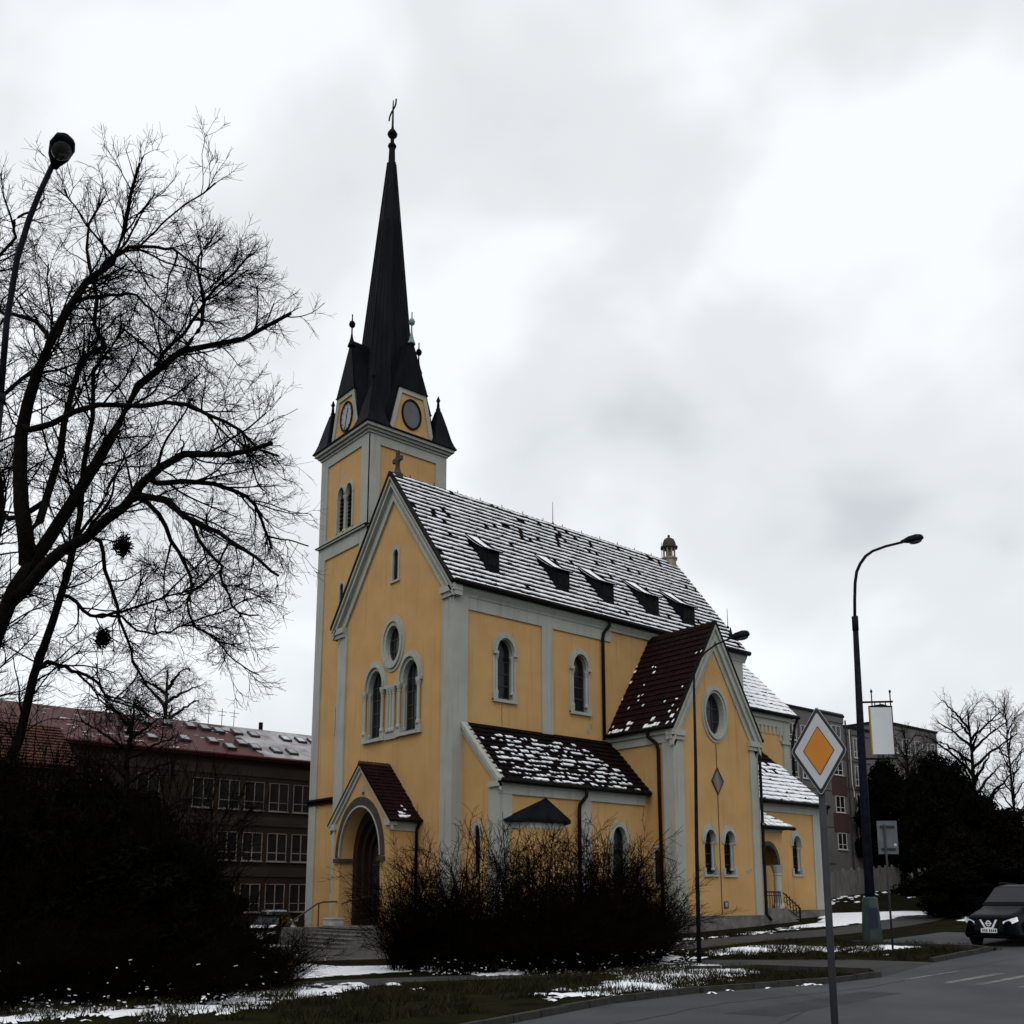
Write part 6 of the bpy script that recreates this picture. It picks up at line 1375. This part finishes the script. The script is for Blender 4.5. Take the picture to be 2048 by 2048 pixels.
for i, x, y, s, sz, rz, lb in (
    (2, -20.2, -17.4, .75, .38, .2, 'bare bushy shrub at the right end of the dark left thicket'),
    (1, -22.4, -17.6, .8, .55, 1.2, 'bare shrub of the left thicket beside its right-hand end'),
    (0, -24.6, -16.2, .85, .72, 2.0, 'bare shrub in the middle of the left thicket'),
    (1, -27.0, -15.4, .9, .82, 3.1, 'bare shrub in the left thicket under the large tree'),
    (2, -29.0, -14.0, .9, .85, 4.4, 'bare shrub at the left edge of the thicket'),
    (0, -25.9, -18.6, .8, .42, 5.5, 'low bare shrub in front of the left thicket beside the snow'),
    (1, -28.4, -18.0, .8, .45, .9, 'low bare shrub at the bottom left corner'),
    (2, -23.4, -19.6, .8, .34, 2.5, 'low bare shrub in front of the left thicket near the path'),
    (0, -28.2, -12.2, 1.0, 1.40, .4, 'tall ragged bare shrub rising at the left edge of the frame'),
    (1, -26.0, -13.4, 1.0, 1.42, 1.9, 'tall ragged bare shrub rising beside the trunk of the large tree'),
    (2, -24.0, -14.4, 1.0, 1.25, 3.3, 'tall ragged bare shrub before the brown school wall'),
    (0, -22.0, -15.6, .9, .95, 4.7, 'middling bare shrub on the slope of the left thicket'),
    (1, -19.4, -15.6, .75, .36, .6, 'small bare shrub nearest the snowy path at left'),
    (2, -25.2, -11.6, 1.25, 1.75, 2.7, 'very tall ragged bare shrub in the middle of the left thicket'),
    (0, -27.0, -10.0, 1.2, 1.70, 5.3, 'very tall ragged bare shrub behind the left thicket'),
    (1, -22.4, -12.6, 1.15, 1.50, 1.5, 'tall ragged bare shrub at the back of the left thicket, before the school')):
    place_shrub(i, x, y, s, sz, rz, lb, grp)

# dark evergreens: trunk, and a crown of many small leaf blades in uneven lobes
def evergreen_mesh(seed, h, rad, n, shape='round', leaf=.16):
    g = np.random.default_rng(seed); nl = 70
    t = g.random(nl)**.8; a = g.uniform(0, 6.283, nl)
    prof = (np.sin(np.pi*np.clip(t*.92+.1, 0, 1))**.6) if shape == 'round' else (1.02-t)**.8
    rr = rad*prof*g.uniform(.35, 1.0, nl); C_ = np.c_[np.cos(a)*rr, np.sin(a)*rr, h*(.06+.88*t)]; S_ = rad*g.uniform(.22, .46, nl)
    i = g.integers(0, nl, n); d = g.normal(size=(n, 3)); d /= np.linalg.norm(d, axis=1, keepdims=True); P = C_[i]+d*(S_[i]*g.random(n)**.4)[:, None]*np.array([1, 1, .8])
    P[:, 2] = np.maximum(P[:, 2], .05)
    u = g.normal(size=(n, 3)); u /= np.linalg.norm(u, axis=1, keepdims=True); w = np.cross(u, g.normal(size=(n, 3))); w /= np.linalg.norm(w, axis=1, keepdims=True)+1e-9
    s = leaf*g.uniform(.6, 1.4, n)[:, None]
    V = np.stack([P-u*s, P-w*s*.35, P+u*s, P+w*s*.35], 1).reshape(-1, 3)
    return V, np.arange(4*n).reshape(-1, 4)
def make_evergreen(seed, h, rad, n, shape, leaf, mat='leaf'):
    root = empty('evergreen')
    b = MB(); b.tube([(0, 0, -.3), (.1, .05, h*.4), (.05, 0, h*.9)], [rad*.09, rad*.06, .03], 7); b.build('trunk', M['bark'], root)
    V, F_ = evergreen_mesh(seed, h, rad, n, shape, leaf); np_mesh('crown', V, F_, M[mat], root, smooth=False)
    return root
ev = [make_evergreen(1, 8, 3, 26000, 'round', .19), make_evergreen(2, 9, 2.6, 24000, 'cone', .17, 'leafb')]
eused = set()
def place_ev(i, x, y, s, sz, rz, z, label, group):
    o = ev[i] if i not in eused else copy_tree(ev[i]); eused.add(i)
    o.location = (x, y, z); o.scale = (s, s, sz); o.rotation_euler = (0, 0, rz); tag(o, label, 'evergreen tree', group)
grp = 'dark evergreens by the road at right'
for i, x, y, s, sz, rz, lb in (
    (0, 74.2, 13.5, 1.25, 1.92, .3, 'dark evergreen rising behind the panel fence, under the banner'),
    (0, 61.5, 1.2, 1.2, 1.9, 1.1, 'dark rounded evergreen at the right-hand end of the panel fence'),
    (0, 50.5, -5.8, 1.15, 1.62, 1.7, 'tallest dark evergreen right of the square sign back'),
    (0, 48.2, -9.2, 1.1, 1.22, 3.0, 'dark rounded evergreen in front of the wide bare tree'),
    (1, 48.1, -11.8, 1.2, .98, 5.1, 'pointed dark evergreen at the right edge'),
    (0, 34.3, -13.2, 1.0, .48, 2.2, 'low dark evergreen beside the bonnet of the black car'),
    (0, 37.5, -14.2, 1.1, .60, .6, 'low dark evergreen behind the roof of the black car'),
    (1, 42.0, -10.5, 1.2, .72, 4.0, 'middling dark evergreen between the sign back and the car')):
    place_ev(i, x, y, s, sz, rz, (2.4 if x > 70 else G(x)-.1), lb, grp)
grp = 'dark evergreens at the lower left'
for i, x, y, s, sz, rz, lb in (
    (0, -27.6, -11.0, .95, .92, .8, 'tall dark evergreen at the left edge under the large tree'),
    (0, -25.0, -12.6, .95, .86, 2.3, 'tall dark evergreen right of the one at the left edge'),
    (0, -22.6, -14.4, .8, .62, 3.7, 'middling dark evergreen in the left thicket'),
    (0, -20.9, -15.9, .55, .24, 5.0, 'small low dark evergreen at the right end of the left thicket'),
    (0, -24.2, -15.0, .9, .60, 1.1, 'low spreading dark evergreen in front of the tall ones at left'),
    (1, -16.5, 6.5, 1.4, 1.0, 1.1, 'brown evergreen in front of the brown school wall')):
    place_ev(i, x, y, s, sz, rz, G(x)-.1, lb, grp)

# snow caught low on the twigs of the thicket and along the foot of the row
def flecks(pts, n, seed, z0, z1, spread):
    g = random.Random(seed); b = MB()
    for _ in range(n):
        i = g.randrange(len(pts)-1); t = g.random(); x = pts[i][0]+(pts[i+1][0]-pts[i][0])*t+g.gauss(0, spread); y = pts[i][1]+(pts[i+1][1]-pts[i][1])*t+g.gauss(0, spread)
        z = G(x)+z0+(z1-z0)*g.random()**2.2; a = g.uniform(0, 6.28); l, w_, h_ = g.uniform(.015, .06), g.uniform(.008, .025), g.uniform(.006, .018)
        u = Vector((math.cos(a), math.sin(a), g.uniform(-.5, .5)))*l; v = Vector((-math.sin(a), math.cos(a), 0))*w_
        b.obox((x, y, z), u, v, (0, 0, h_))
    b.build('snow', M['snow'], kind='stuff')
flecks([(-31, -16.5), (-27.5, -18.2), (-24.5, -19.4), (-21.5, -19.0), (-19, -17.2)], 90, 4, .0, 1.5, .55)
flecks([(-30, -17.5), (-27, -19.2), (-23, -20.6)], 200, 5, .0, .4, .6)
flecks([(-12, -14.6), (-9, -17.5), (-5, -19.0), (-1.5, -18.6), (.8, -16.8)], 300, 6, .0, .8, .5)
